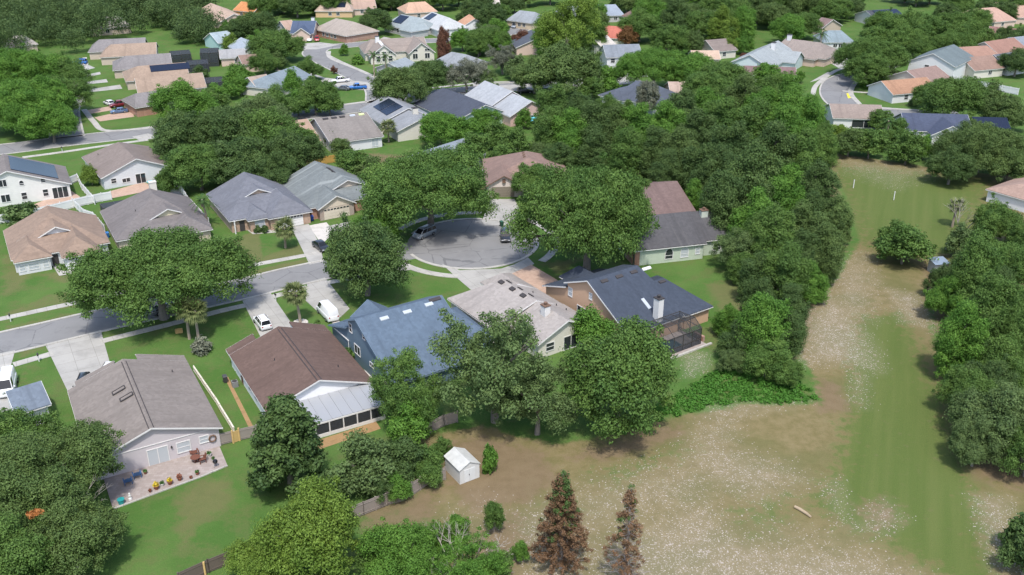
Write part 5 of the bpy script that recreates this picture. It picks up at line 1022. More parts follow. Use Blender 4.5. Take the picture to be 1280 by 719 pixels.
LM = {'dk': leafmat("leaf_dark", (0.041, 0.087, 0.025), (0.12, 0.19, 0.052)), 'md': leafmat("leaf_mid", (0.053, 0.118, 0.025), (0.146, 0.244, 0.052)), 'br': leafmat("leaf_bright", (0.057, 0.15, 0.02), (0.153, 0.293, 0.046)),
      'ye': leafmat("leaf_yellow_green", (.080, .145, .018), (.205, .305, .050)), 'gr': leafmat("leaf_grey_green", (0.07, 0.122, 0.04), (0.161, 0.235, 0.076)), 'ol': leafmat("leaf_olive", (0.062, 0.112, 0.03), (0.152, 0.227, 0.063)),
      'pg': leafmat("leaf_pale_grey", (.10, .12, .08), (.235, .245, .175)), 'rd': leafmat("leaf_bronze", (.10, .045, .028), (.24, .115, .07)), 'cu': leafmat("leaf_copper", (.10, .05, .02), (.26, .14, .05)), 'gn': leafmat("leaf_ground_vine", (.050, .155, .018), (.105, .265, .038)), 'or': leafmat("leaf_dead_orange", (.30, .11, .03), (.45, .19, .06))}
LM['fw'] = leafmat('leaf_far_wood', (.038, .074, .024), (.112, .175, .052)); PROTO = {}
def proto(kind, i, spec):
    R, z0, z1, n, rc, nl, leaf, h0, r0 = spec[:9]; shp = spec[9] if len(spec) > 9 else 1.0; sd_ = ord(kind[0]) * 31 + i * 7; C, Rr = dome(sd_, R, z0, z1, n, rc, shp) if kind in 'GB' else crown(sd_, R, z0, z1, n, rc, {'L': 8, 'M': 5, 'W': 4, 'S': 4, 'O': 6}[kind])
    PROTO.setdefault(kind, []).append((leaf_mesh("crown", C, Rr, nl, leaf, i * 13 + ord(kind[0])), trunk_mesh("trunk", C, h0, r0, i, 9 if R > 8 else 6), spec))
for i in range(4): proto('L', i, (11, 3.4, 12.2, 200, 1.5, 150000, .14, 3.4, .55))
for i in range(5): proto('M', i, (6, 1.9, 9.2, 105, 1.12, 62000, .130, 2.6, .30))
for i in range(5): proto('W', i, (4.8, 0.5, 11.8, 100, 1.12, 58000, .130, 4.5, .24))
for i in range(4): proto('S', i, (2.6, .6, 5.0, 50, .62, 13000, .115, 1.5, .12))
for i in range(3): proto('O', i, (6, 2.4, 10.0, 78, .95, 30000, .12, 3.2, .34))
for i in range(3): proto('B', i, (1.2, 0.0, 1.9, 22, .48, 2200, .15, .4, .05))
for i in range(2): proto('G', i, (4.2, .6, 10.5, 120, .85, 30000, .20, 4, .28, 1.25))
ZC = {'O': 5.6, 'L': 7.4, 'M': 5.2, 'W': 6.2, 'S': 2.7, 'B': .9, 'G': 4.6}
R0 = {k: v[0][2][0] for k, v in PROTO.items()}
KN = {'O': 'oak_tree', 'L': 'oak_tree', 'M': 'tree', 'W': 'tree', 'S': 'small_tree', 'B': 'bush', 'G': 'magnolia_tree'}
CT = {'O': 'tree', 'L': 'tree', 'M': 'tree', 'W': 'tree', 'S': 'tree', 'B': 'bush', 'G': 'tree'}
TR = random.Random(11); PLACED = []
def tree(kind, mat, x, y, R, label, group=None, zs=1.0, name=None):
    k = TR.randrange(len(PROTO[kind])); cm, tm, sp = PROTO[kind][k]; s = R / R0[kind]
    t = thing(name or KN[kind], label, CT[kind], (x, y, 0), TR.uniform(0, 6.28), group); t.scale = (s, s, (s ** .75) * zs)
    for nm, me in (("crown", cm), ("trunk", tm)):
        o = bpy.data.objects.new(nm, me); COL.objects.link(o); o.parent = t
        if nm == "crown":
            if not me.materials: me.materials.append(LM['md'])
            o.material_slots[0].link = 'OBJECT'; o.material_slots[0].material = LM[mat]
    PLACED.append((x, y, R)); return t
def T(kind, mat, px, py, wpx, label, group=None, zs=1.0, name=None):
    """tree whose crown centre is seen at (px, py) and looks wpx wide"""
    R = R0[kind]
    for _ in range(4):
        z = ZC[kind] * (R / R0[kind]) ** .75 * zs; R = wpx / 2 / scale_at(px, py, z)
    x, y = g(px, py, z); return tree(kind, mat, x, y, R, label, group, zs, name)

# -- near and street trees
T('L', 'md', 195, 338, 210, "huge rounded green oak shading the street at the left")
T('L', 'md', 536, 229, 176, "very large dark oak overhanging the turning circle from the left", zs=1.12)
T('L', 'md', 736, 260, 180, "very large oak on the right side of the turning circle", zs=1.45)
T('M', 'dk', 456, 318, 116, "dark street tree on the lawn in front of the blue house", zs=1.2)
T('M', 'br', 470, 283, 66, "bright green tree behind the dark street tree by the cream garage")
T('O', 'gr', 618, 452, 165, "grey green open oak behind the blue house with its trunk showing", zs=1.25)
T('O', 'gr', 672, 498, 112, "drooping grey green oak limb mass left of the dense dark tree")
T('M', 'md', 775, 470, 156, "dense dark rounded tree in front of the pool cage", zs=1.25)
T('S', 'br', 742, 408, 60, "bright green sprawling top beside the peach gable")
T('O', 'md', 508, 484, 92, "slim green tree between the white porch and the blue house", zs=1.3)
T('S', 'br', 512, 528, 66, "bright leafy bush tree below the slim green tree")
T('G', 'dk', 358, 562, 104, "dark glossy cone shaped magnolia beside the white screened porch")
T('S', 'gr', 456, 578, 90, "round pale leaved shrub tree behind the weathered grey fence")
T('S', 'dk', 506, 573, 62, "dark shrub tree between the round pale shrub and the white shed")
T('S', 'md', 532, 575, 44, "leaning thin shrub tree left of the white shed")
T('S', 'md', 552, 560, 30, "small straggly tree next to the white shed roof")
T('B', 'br', 611, 577, 20, "narrow upright green bush right of the white shed", zs=2.3)
T('M', 'ye', 388, 668, 138, "yellow green feathery tree at the bottom edge", zs=1.2)
T('M', 'ye', 335, 690, 92, "second yellow green tree, lower and left of the larger one")
T('M', 'br', 500, 690, 104, "bright mixed shrub mass at the bottom edge beside the bare branches"); T('O', 'br', 585, 708, 92, "low dark green shrub tree around the bare grey branches")
for x, y, w_, m_, lab in ((470, 700, 56, 'md', "leafy shrub between the yellow green tree and the bare grey branches"), (545, 672, 44, 'br', "bright shrub under the weathered grey fence near the bare branches"), (620, 712, 50, 'md', "low green shrub right of the sprawling bare branches"), (530, 715, 50, 'md', "dark shrub at the bottom edge among the bare branches")): T('S', m_, x, y, w_, lab)
T('S', 'br', 572, 662, 40, "thin shrub tree below the weathered grey fence"); T('S', 'md', 617, 645, 30, "small green tree standing alone on bare soil above the bare branches", zs=1.4)
T('S', 'br', 650, 690, 26, "little green shrub left of the brown dead pine")
T('L', 'ol', 45, 592, 205, "large dark oak filling the lower left corner with an orange dead sprig"); T('M', 'md', 20, 545, 100, "mid green oak crown at the left edge above the large dark oak"); T('M', 'ol', 88, 668, 122, "dark spreading oak crown beside the rear lawn at the lower left"); T('M', 'md', 15, 690, 130, "oak crown cut by the lower left corner")
T('S', 'ol', 100, 585, 50, "olive shrub crown touching the left wall of the lavender house")
T('M', 'dk', 122, 546, 44, "small dark crown at the left roof edge of the tan roof house")
T('B', 'dk', 1275, 672, 46, "dark bush cut by the right edge at the bottom", zs=1.6); T('S', 'dk', 1285, 695, 60, "dark shrub at the bottom right corner")
T('S', 'md', 1132, 303, 70, "lone dark rounded bush tree standing in the field", zs=.95); T('S', 'md', 1118, 292, 40, "smaller crown leaning from the lone bush tree in the field")
T('M', 'md', 668, 226, 60, 'oak crown hiding the right half of the rose brown roof'); T('M', 'md', 797, 238, 50, 'oak crown over the left end of the plum brown roof')
T('S', 'md', 538, 592, 34, 'leafy shrub leaning over the weathered grey fence'); T('S', 'br', 498, 608, 36, 'bright shrub at the middle of the weathered grey fence'); T('S', 'dk', 478, 612, 34, 'dark shrub on the garden side of the weathered grey fence')
# palms come below.  -- oak cluster behind the grey roofs
GO = "oaks massed behind the blue grey hip roof"
for k, m_, x, y, w_ in (('M', 'dk', 232, 168, 92), ('M', 'dk', 285, 162, 96), ('M', 'md', 335, 165, 92), ('M', 'dk', 362, 190, 76), ('M', 'md', 248, 206, 80), ('M', 'dk', 302, 200, 92), ('M', 'dk', 345, 212, 60), ('S', 'md', 208, 226, 34), ('M', 'gr', 330, 140, 70), ('S', 'md', 380, 176, 42), ('S', 'md', 268, 178, 50)): T(k, m_, x, y, w_, "dark oak in the mass between the far street and the blue grey hip roof", GO)
T('S', 'br', 237, 125, 40, "bright green round tree left half at the end of the tan row roofs"); T('M', 'br', 228, 125, 78, "bright green broad tree in front of the grey end unit roof"); T('S', 'br', 298, 95, 38, "lime green round tree behind the row house screens")
T('S', 'dk', 250, 93, 26, "small dark tree beside the black row house screens")
T('L', 'br', 28, 128, 120, "big oak at the left edge shading the far left street"); T('L', 'md', 70, 118, 92, "big oak beside the row house lawns"); T('M', 'br', 62, 150, 70, "oak crown low over the far left street corner"); T('L', 'br', 30, 84, 110, "oak crown above the far left street at the edge"); T('M', 'md', 82, 92, 60, "oak crown next to the blue car")
T('S', 'ye', 113, 218, 26, "yellow green bush beside the mushroom roof house"); T('S', 'md', 207, 225, 24, "dark bush at the right corner of the white walled house"); T('B', 'gr', 20, 268, 36, "grey green hedge bush behind the sandy brown roof"); T('B', 'dk', 36, 263, 26, "dark hedge bush at the white vinyl fence"); T('B', 'md', 8, 268, 24, "hedge bush at the left edge by the white fence")
T('B', 'dk', 322, 287, 10, "left foundation shrub under the brick front window"); T('B', 'dk', 331, 287, 10, "right foundation shrub under the brick front window")
T('B', 'md', 434, 444, 18, "clipped shrub by the wall of the blue house, near the bins"); T('B', 'md', 397, 404, 8, "tiny shrub beside the white van")
T('B', 'gr', 420, 295, 16, "grey green shrub between two driveways"); T('B', 'dk', 418, 343, 10, "small shrub at the street edge under the dark street tree")
T('S', 'md', 440, 205, 50, "olive bush row left of the large oak over the turning circle"); T('S', 'ol', 465, 213, 44, "grey olive bush above the grey green streaked roof"); T('S', 'ol', 425, 185, 30, "low olive bush under the white rear walls"); T('S', 'ol', 415, 173, 20, "round olive bush against the taupe roof eave")
T('M', 'br', 550, 160, 62, "bright green tree below the silver gable roof"); T('S', 'br', 578, 165, 44, "bright tree right of the light green one below the dark slate roof"); T('M', 'br', 606, 152, 46, "bright rounded tree left of the pink gable"); T('S', 'md', 621, 168, 40, "dark green tree beneath the pink gabled house"); T('S', 'br', 655, 148, 26, "small tree against the pink gable wall"); T('S', 'md', 590, 185, 50, "dark tree above the blue grey roof sliver"); T('S', 'md', 625, 195, 34, "dark small tree behind the pale grey fence"); T('S', 'md', 645, 180, 50, "green tree behind the rose brown roof")
T('M', 'ol', 502, 108, 78, "large dark olive oak at the street junction, left crown"); T('M', 'dk', 532, 95, 60, "large dark oak at the street junction, right crown"); T('O', 'pg', 583, 92, 56, "pale grey leaved tree by the far parked pickup"); T('O', 'gr', 606, 100, 36, "grey green thin crown over the far pickup"); T('O', 'pg', 628, 72, 44, "silvery grey tree with gaps in its crown"); T('S', 'gr', 648, 84, 36, "grey green tree right of the silvery tree")
T('M', 'ol', 700, 84, 100, "broad olive oak in the middle distance"); T('M', 'ol', 668, 92, 60, "olive crown left of the broad olive oak"); T('O', 'ye', 712, 32, 84, "tall light yellow green tree at the top centre", zs=1.5); T('W', 'br', 688, 45, 52, "bright lower crown of the tall light tree group"); T('W', 'md', 742, 38, 44, "green crown right of the tall light tree")
T('S', 'br', 757, 98, 42, "lime tree above the pale street in the middle distance"); T('S', 'md', 740, 110, 36, "green tree left of the lime tree in the middle distance")
T('L', 'br', 818, 82, 96, "wide bright oak right of the two storey white house"); T('M', 'br', 865, 90, 70, "bright oak joined to the wide bright oak"); T('M', 'md', 905, 100, 76, "dark oak at the upper end of the tree belt"); T('M', 'md', 885, 112, 70, "dark crown under the oak at the upper belt end")
T('S', 'cu', 785, 44, 28, "copper leaved tree beside the brick red roof"); T('S', 'cu', 768, 74, 18, "copper shrub at the wall of the two storey white house"); T('S', 'rd', 650, 48, 26, "coral flowering shrub at the charcoal gable"); T('S', 'rd', 677, 50, 14, "small coral shrub right of the charcoal gable"); T('S', 'pg', 808, 122, 34, "pale green thin tree in front of the deep blue roof", zs=1.6)
T('S', 'md', 553, 48, 1, "x") if False else None
T('W', 'rd', 553, 57, 21, "narrow bronze red conifer behind the mocha roof house", zs=1.7, name="conifer")
T('M', 'dk', 470, 25, 44, "dark oak beside the sandstone roof house"); T('M', 'md', 600, 50, 44, "green tree of the middle pair behind the bronze conifer"); T('M', 'br', 578, 48, 36, "left tree of the pair behind the bronze conifer"); T('M', 'br', 622, 52, 34, "right bright tree beside the lane of parked cars"); T('S', 'dk', 576, 24, 18, "small round tree by the terracotta roof"); T('M', 'dk', 612, 20, 48, "dark tree behind the terracotta roof"); T('M', 'dk', 600, 12, 50, "dark tree at the top edge right of the chalk roof")
T('S', 'br', 430, 62, 14, "small street tree on the lawn of the mocha roof house"); T('B', 'br', 448, 75, 16, "bush by the mocha roof house wall"); T('S', 'rd', 417, 87, 9, "dark purple street tree on the verge of the bend")
T('M', 'md', 386, 84, 34, "dark green tree left of the parked vehicles on the bend"); T('S', 'br', 366, 103, 26, "bright slender tree right of the grey blue hip roof", zs=1.5); T('M', 'md', 393, 118, 60, "green tree between the parked cars and the taupe roof"); T('S', 'md', 412, 128, 36, "low green tree at the near street edge"); T('M', 'md', 345, 128, 60, "green oak in front of the grey blue hip roof"); T('S', 'br', 372, 128, 36, "bright tree in front of the apricot roof")
T('M', 'md', 335, 58, 58, "oak left of the navy roof house"); T('M', 'md', 355, 55, 52, "oak in front of the salmon roof house"); T('M', 'dk', 318, 32, 56, "round dark oak behind the powder blue roof"); T('S', 'ye', 290, 53, 26, "yellow flowering tree beside the powder blue roof")
T('M', 'md', 330, 76, 40, "tree behind the grey blue hip roof"); T('S', 'ol', 345, 75, 26, "olive shrub above the grey blue hip roof")
# hedge row and trees round the upper field
GH = "hedge bushes along the top of the field"
for x, y, w_, m_ in ((1062, 176, 44, 'ol'), (1088, 178, 46, 'md'), (1110, 174, 30, 'md'), (1135, 184, 50, 'md'), (1155, 184, 34, 'br'), (1048, 168, 30, 'ye'), (1120, 160, 30, 'md')): T('S', m_, x, y, w_, "leafy hedge bush at the top edge of the dry field", GH)
T('L', 'ol', 1228, 178, 112, "big dark olive oak at the upper right of the field"); T('M', 'dk', 1190, 205, 60, "dark lower crown at the upper right of the field"); T('M', 'ol', 1262, 205, 60, "olive crown right of the big dark olive oak"); T('M', 'md', 1190, 122, 84, "round green oak right of the rust orange roof"); T('M', 'md', 1162, 118, 44, "green oak against the white wall of the rust orange roof house"); T('S', 'ol', 1240, 120, 46, "olive palm like thicket behind the midnight blue roof"); T('M', 'ol', 1262, 140, 60, "olive crown at the right edge above the big dark oak"); T('M', 'dk', 1272, 76, 46, "dark oak at the right edge among the roofs")
T('L', 'md', 1090, 66, 92, "big round oak over the right hand bend"); T('M', 'md', 1085, 85, 60, "oak crown low over the right hand bend street"); T('S', 'dk', 1114, 92, 24, "small reddish green tree by the bend oak")
GR = "oaks in the mass between the right hand bend and the pink roofs"
for x, y, w_ in ((1110, 42, 66), (1140, 32, 62), (1165, 42, 60), (1192, 32, 54), (1215, 42, 52), (1150, 58, 40), (1185, 55, 44), (1218, 25, 46), (1102, 28, 44), (1130, 50, 50), (1205, 55, 40)): T('M', 'md', x, y, w_, "oak in the dark mass between the right hand bend and the pink tile roofs", GR)
T('S', 'br', 957, 98, 40, "dark tree in front of the low maroon roof", zs=1.3); T('M', 'md', 975, 110, 56, "green tree below the low maroon roof"); T('S', 'br', 1000, 96, 14, "clipped bush at the end of the low maroon roof"); T('S', 'br', 943, 72, 15, "small round tree against the seafoam house"); T('S', 'rd', 929, 72, 12, "purple red shrub beside the seafoam house")
T('B', 'br', 1082, 105, 16, "hedge bush on the corner lawn of the rust orange roof"); T('S', 'gr', 1116, 118, 13, "grey green tree in front of the rust orange roof porch"); T('B', 'gr', 1142, 128, 12, "grey bush against the white wall of the rust orange house")
T('S', 'md', 1100, 150, 34, "bush beside the dark porch of the fawn roof house")
# right border wood
GW = "trees bordering the right side of the field"
for k, m_, x, y, w_ in (('W', 'md', 1215, 345, 70), ('M', 'md', 1262, 330, 70), ('M', 'br', 1190, 372, 60), ('W', 'md', 1230, 395, 76), ('M', 'md', 1275, 385, 70), ('W', 'br', 1200, 425, 66), ('M', 'md', 1252, 450, 84), ('W', 'md', 1282, 430, 60), ('M', 'md', 1212, 492, 72), ('M', 'gr', 1256, 520, 110), ('M', 'gr', 1222, 552, 66), ('M', 'md', 1290, 560, 80), ('M', 'dk', 1180, 350, 44), ('S', 'gr', 1200, 300, 44), ('S', 'md', 1230, 308, 50), ('M', 'md', 1245, 275, 60), ('S', 'gr', 1268, 285, 40), ('S', 'ol', 1215, 322, 50), ('M', 'md', 1290, 300, 60), ('M', 'dk', 1240, 358, 60), ('M', 'dk', 1250, 410, 70), ('M', 'dk', 1240, 480, 70)): T(k, m_, x, y, w_, "green broadleaf tree in the wood along the right side of the field", GW, 1.25 if k == 'W' else 1.1)
# belt wood between the houses and the field
GB = "trees of the belt between the houses and the field"
BELT = [('W', 'md', 940, 235, 84, 1.2), ('W', 'md', 900, 255, 70, 1.1), ('W', 'br', 985, 250, 70, 1.1), ('W', 'md', 1020, 240, 62, 1.1), ('W', 'md', 1045, 275, 52, 1.0), ('W', 'md', 1000, 290, 66, 1.0), ('W', 'md', 1030, 315, 60, 1.0), ('W', 'md', 965, 300, 70, 1.1), ('O', 'gr', 922, 308, 66, 1.0), ('W', 'md', 985, 340, 66, 1.0), ('W', 'dk', 950, 345, 54, .9), ('W', 'md', 1010, 352, 48, .9), ('W', 'dk', 985, 385, 54, .9), ('W', 'br', 950, 408, 76, 1.0), ('W', 'md', 985, 415, 54, .9), ('W', 'dk', 925, 425, 48, .8), ('M', 'md', 960, 445, 72, .9), ('M', 'md', 985, 465, 44, .8), ('M', 'gr', 915, 450, 40, .8),
        ('W', 'md', 880, 215, 60, 1), ('W', 'br', 868, 244, 34, .9), ('W', 'md', 920, 190, 66, 1), ('W', 'md', 965, 195, 70, 1.1), ('W', 'md', 1005, 200, 66, 1.1), ('W', 'dk', 870, 170, 62, 1), ('W', 'md', 905, 160, 66, 1), ('W', 'md', 945, 160, 70, 1), ('W', 'br', 985, 160, 74, 1.1), ('W', 'br', 1010, 150, 52, 1.1), ('W', 'md', 1030, 180, 46, 1), ('W', 'md', 930, 128, 62, 1), ('W', 'br', 985, 130, 62, 1.1), ('W', 'md', 955, 140, 56, 1), ('W', 'md', 855, 145, 62, 1), ('W', 'md', 880, 140, 56, 1), ('W', 'md', 830, 160, 62, 1), ('W', 'md', 800, 165, 62, 1), ('W', 'md', 770, 160, 58, 1), ('W', 'md', 740, 162, 62, 1), ('W', 'br', 715, 168, 56, 1), ('W', 'md', 690, 165, 54, 1), ('W', 'md', 695, 135, 50, 1), ('W', 'dk', 722, 142, 46, 1), ('W', 'md', 760, 140, 42, .9), ('W', 'md', 785, 142, 30, .9), ('W', 'md', 850, 195, 60, 1), ('W', 'dk', 815, 190, 54, 1), ('W', 'md', 785, 190, 56, 1), ('M', 'dk', 700, 195, 54, .9), ('W', 'dk', 745, 190, 52, .9), ('M', 'gr', 675, 190, 36, .9), ('W', 'dk', 835, 215, 46, 1), ('W', 'md', 900, 218, 60, 1.1), ('W', 'md', 930, 335, 44, .7), ('W', 'dk', 1000, 320, 54, 1), ('W', 'md', 945, 275, 66, 1.1), ('W', 'dk', 1015, 270, 54, 1), ('W', 'dk', 950, 380, 50, 1), ('W', 'br', 910, 400, 38, .8)]
for k, m_, x, y, w_, zs in BELT: T(k, TR.choice(['md', 'md', 'br', 'ol', 'dk', 'br']) if m_ == 'md' else m_, x, y, w_, "green broadleaf tree packed into the belt between the houses and the field", GB, zs)
# far woods: crowns scattered over the leafy areas, kept off roofs and roads
FARC, FARR, FART = [], [], []
def far_wood(poly, n, size, seed, mind):
    """crowns of the far-off woods that read as one mass"""
    rg = random.Random(seed); P = [g(*p) for p in poly]; xs = [p[0] for p in P]; ys = [p[1] for p in P]; k = tries = 0; mine = []
    while k < n and tries < n * 60:
        tries += 1; x, y = rg.uniform(min(xs), max(xs)), rg.uniform(min(ys), max(ys)); R = rg.uniform(*size)
        if not inside(np.array([[x, y]]), P)[0] or any(math.hypot(x - a, y - b_) < (R + r) * mind for a, b_, r in mine): continue
        mine.append((x, y, R)); k += 1; C, Rr = crown(seed * 100 + k, R, 1.2, R * 1.45 * rg.uniform(.9, 1.25), 46, R * .26, 5); t_ = rg.uniform(0, .55)
        FARC.extend((c[0] + x, c[1] + y, c[2]) for c in C); FARR.extend(Rr)
def wood(poly, n, size, mats, label, group, seed, kinds='M', mind=.8):
    rg = random.Random(seed); P = [g(*p) for p in poly]; xs = [p[0] for p in P]; ys = [p[1] for p in P]; k = tries = 0; mine = []
    while k < n and tries < n * 60:
        tries += 1; x, y = rg.uniform(min(xs), max(xs)), rg.uniform(min(ys), max(ys))
        if not inside(np.array([[x, y]]), P)[0]: continue
        R = rg.uniform(*size)
        if any(math.hypot(x - a, y - b_) < (R + r) * mind for a, b_, r in mine): continue
        tree(rg.choice(kinds), rg.choice(mats), x, y, R, label, group, rg.uniform(.9, 1.15)); mine.append((x, y, R)); k += 1
far_wood([(0, 60), (110, 52), (250, 55), (268, 36), (225, 12), (0, 10)], 22, (6, 9), 3, .72)
far_wood([(-40, 2), (262, 6), (262, -6), (-60, -8)], 12, (6, 9), 4, .7)
wood([(330, 22), (420, 22), (400, 4), (330, 2)], 12, (6, 8.5), ['dk', 'md'], "dark oak in the grove behind the navy roof house", "trees behind the navy roof house", 5, 'M', .72)
wood([(485, 22), (500, 16), (600, 14), (600, 6), (470, 4)], 8, (5.5, 8), ['dk', 'md'], "dark tree in the grove above the solar roofed houses", "trees above the solar roofed houses", 6, 'M', .75)
wood([(775, 30), (850, 60), (925, 48), (1000, 45), (1020, 10), (860, 5), (770, 8)], 26, (6, 9.5), ['md', 'dk', 'md', 'br', 'ol'], "tree in the wide wood at the top right of centre", "trees of the wood at the top right of centre", 7, 'MW', .62)
wood([(900, 62), (932, 60), (930, 46), (895, 46)], 5, (4, 6), ['br', 'ye', 'md'], "light green tree left of the seafoam house", "trees left of the seafoam house", 8, 'W', .7)
far_wood([(770, 4), (1075, 4), (1090, -8), (760, -8)], 16, (7, 10), 9, .7)
wood([(1020, 36), (1060, 30), (1075, 8), (1030, 10)], 7, (5, 7), ['md', 'dk'], "tree near the dark brown roof at the top right", "trees near the dark brown roof", 10, 'M', .7)
wood([(1125, 10), (1200, 12), (1210, 4), (1130, 2)], 6, (6, 8), ['dk', 'md'], "tree at the top edge beside the green park", "trees beside the green park", 12, 'M', .7)
wood([(1245, 34), (1290, 28), (1290, 14), (1240, 22)], 5, (6, 8), ['dk', 'md'], "tree between the pink roofs and the right edge", "trees below the pink tile roofs", 13, 'M', .7)
wood([(640, 10), (690, 8), (690, -4), (640, -3)], 4, (6, 8), ['dk', 'ol'], "tree at the top edge above the pewter roof", "trees above the pewter roof", 14, 'M', .7)
for x, y, w_, m_ in ((800, 30, 56, 'md'), (838, 48, 56, 'md'), (862, 52, 40, 'ol'), (905, 30, 60, 'md'), (930, 55, 26, 'br'), (912, 57, 24, 'ye'), (985, 35, 50, 'br'), (1005, 30, 44, 'md'), (840, 28, 50, 'br'), (870, 30, 50, 'md')): T('M', m_, x, y, w_, "tree in the wide wood at the top right of centre", "trees of the wood at the top right of centre")
T('S', 'cu', 905, 40, 14, "rust coloured slender tree in the wood at the top right of centre", zs=1.6)

far_wood([(-30, 80), (95, 66), (112, 56), (135, 44), (200, 44), (225, 62), (262, 60), (262, 30), (250, 10), (-40, 14)], 62, (5.5, 9), 21, .58)
far_wood([(255, 24), (262, 4), (235, -4), (-60, -4), (-60, 14)], 22, (6, 9), 22, .62)
far_wood([(60, -6), (700, -6), (720, -12), (20, -12)], 26, (6, 9), 23, .7)
wood([(262, 60), (300, 34), (330, 44), (330, 66), (300, 60)], 6, (3.5, 5.5), ['md', 'br', 'dk'], "small tree among the blue grey roofs at the upper left", "trees among the blue grey roofs", 24, 'M', .75)
wood([(258, 150), (300, 125), (312, 104), (275, 118), (262, 135)], 5, (3, 4.5), ['br', 'md'], "tree on the lawn behind the row house screens", "trees behind the row house screens", 25, 'S', .8)
wood([(395, 22), (415, 12), (412, 6), (385, 8)], 4, (4, 6), ['dk', 'md'], "tree between the navy roof and the solar tan roof", "trees left of the solar tan roof", 26, 'M', .75)
wood([(446, 18), (500, 12), (500, 2), (446, 4)], 6, (5, 7.5), ['dk', 'md'], "dark tree above the sandstone roof house", "dark trees above the sandstone roof house", 27, 'M', .7)
wood([(610, 32), (640, 28), (645, 12), (625, 8), (600, 18)], 5, (4.5, 6.5), ['dk', 'md'], "tree beside the lane of parked cars", "trees beside the lane of parked cars", 28, 'M', .72)
wood([(596, 76), (640, 66), (640, 52), (600, 58)], 4, (4, 5.5), ['md', 'gr', 'br'], "tree between the pale grey trees and the lane", "trees between the pale grey trees and the lane", 29, 'M', .75)
wood([(690, 70), (750, 60), (745, 30), (700, 30)], 7, (4.5, 6.5), ['md', 'br', 'ol'], "tree in the middle distance around the tall light tree", "trees around the tall light tree", 30, 'M', .7)
wood([(1180, 30), (1240, 30), (1235, 16), (1180, 16)], 5, (5, 7), ['md', 'dk'], "tree below the pink tile roofs", "trees just below the pink tile roofs", 31, 'M', .7)
wood([(1232, 66), (1290, 66), (1290, 56), (1250, 56)], 3, (4, 6), ['dk', 'md'], "dark tree between the roofs at the right edge", "dark trees among the right edge roofs", 32, 'M', .8)
me = leaf_mesh('far_wood', FARC, FARR, 560000, .27, 77); me.materials.append(LM['fw']); o = bpy.data.objects.new('far_wood', me); COL.objects.link(o); tag(o, 'far off wood of dark green crowns along the top of the view', 'wood', kind='stuff')
# palms
def palm_meshes(seed, h, n, R, fan):
    rg = random.Random(seed); tb = MB(); lean = Vector((rg.uniform(-.4, .4), rg.uniform(-.4, .4), 0)); prev = Vector((0, 0, 0)); r = .24
    for k in range(1, 9): q = Vector((lean.x * (k / 8) ** 2, lean.y * (k / 8) ** 2, h * k / 8)); tb.bar(prev, q, r, r * .97, 8); prev = q; r *= .97
    tb.lathe((prev.x, prev.y, h - 1.3), [(.26, 0), (.46, .5), (.42, 1.2), (.15, 1.5)], 8)
    top = prev; cb = MB()
    for k in range(n):
        az = k * 2.39996; el = 1.15 - 1.9 * (k / n) + rg.uniform(-.15, .15); L = R * rg.uniform(.85, 1.1); d = Vector((math.cos(az) * math.cos(el), math.sin(az) * math.cos(el), math.sin(el)))
        if fan:
            hub = top + d * L * .5; side = d.cross(Vector((0, 0, 1))).normalized(); upv = side.cross(d); cb.strut(top, hub, .06, .04)
            for j in range(11):
                f = (j - 5) / 5; dd = (d * math.cos(f * 1.45) + side * math.sin(f * 1.45) + Vector((0, 0, -.22 - .25 * abs(f)))).normalized(); tip = hub + dd * L * .55 * (1 - .2 * abs(f)); wv = upv.cross(dd).normalized() * .10; md_ = hub.lerp(tip, .5) + Vector((0, 0, .06)); cb.quad(hub - wv * .3, md_ - wv, tip + Vector((0, 0, -.18)), md_ + wv)
        else:
            pts = [top + Vector((d.x * L * s_, d.y * L * s_, d.z * L * s_ - L * .55 * s_ * s_)) for s_ in np.linspace(0, 1, 9)]
            for j in range(8):
                a_, b_ = pts[j], pts[j + 1]; t_ = (b_ - a_).normalized(); side = t_.cross(Vector((0, 0, 1))).normalized(); cb.strut(a_, b_, .05, .04)
                for q in range(3):
                    o_ = a_.lerp(b_, q / 3)
                    for sg in (-1, 1): tip = o_ + (side * sg * .9 + t_ * .5 + Vector((0, 0, -.35))) * (L * .26 * (1 - .6 * (j / 8))); wv = t_ * .05; cb.quad(o_ - wv, o_ + wv, tip)
    cm = bpy.data.meshes.new("crown"); cm.from_pydata(cb.v, [], cb.f); at = cm.attributes.new("tint", 'FLOAT', 'POINT')
    vals = np.zeros(len(cb.v)); i = 0
    for fc_ in cb.f:
        v_ = rg.random()
        for a_ in fc_: vals[a_] = v_
    at.data.foreach_set("value", vals.astype(np.float32)); tm = bpy.data.meshes.new("trunk"); tm.from_pydata(tb.v, [], tb.f); tm.materials.append(M_PBARK); return cm, tm
M_PBARK = simple("palm_bark", (.30, .245, .19), .9, .3, 4); LM['pf'] = leafmat("palm_fan", (.07, .105, .03), (.20, .225, .085)); LM['pq'] = leafmat("palm_feather", (.03, .085, .02), (.09, .16, .04))
def palm(label, px, py, h, R, fan=True, n=34, seed=1, group=None):
    cm, tm = palm_meshes(seed, h, n, R, fan); cm.materials.append(LM['pf' if fan else 'pq']); t = thing("palm_tree", label, "palm", (*g(px, py), 0), seed, group)
    for nm, me in (("crown", cm), ("trunk", tm)): o = bpy.data.objects.new(nm, me); COL.objects.link(o); o.parent = t
palm("fan palm with a white stone ring on the driveway lawn", 375.5, 404, 5.2, 2.3, seed=2, n=40); palm("taller of the twin fan palms on the lawn beside the tan roof", 237, 424, 5.4, 2.3, seed=3, n=40); palm("shorter right hand twin fan palm on the lawn beside the tan roof", 249, 428, 5.2, 2.4, seed=4, n=42)
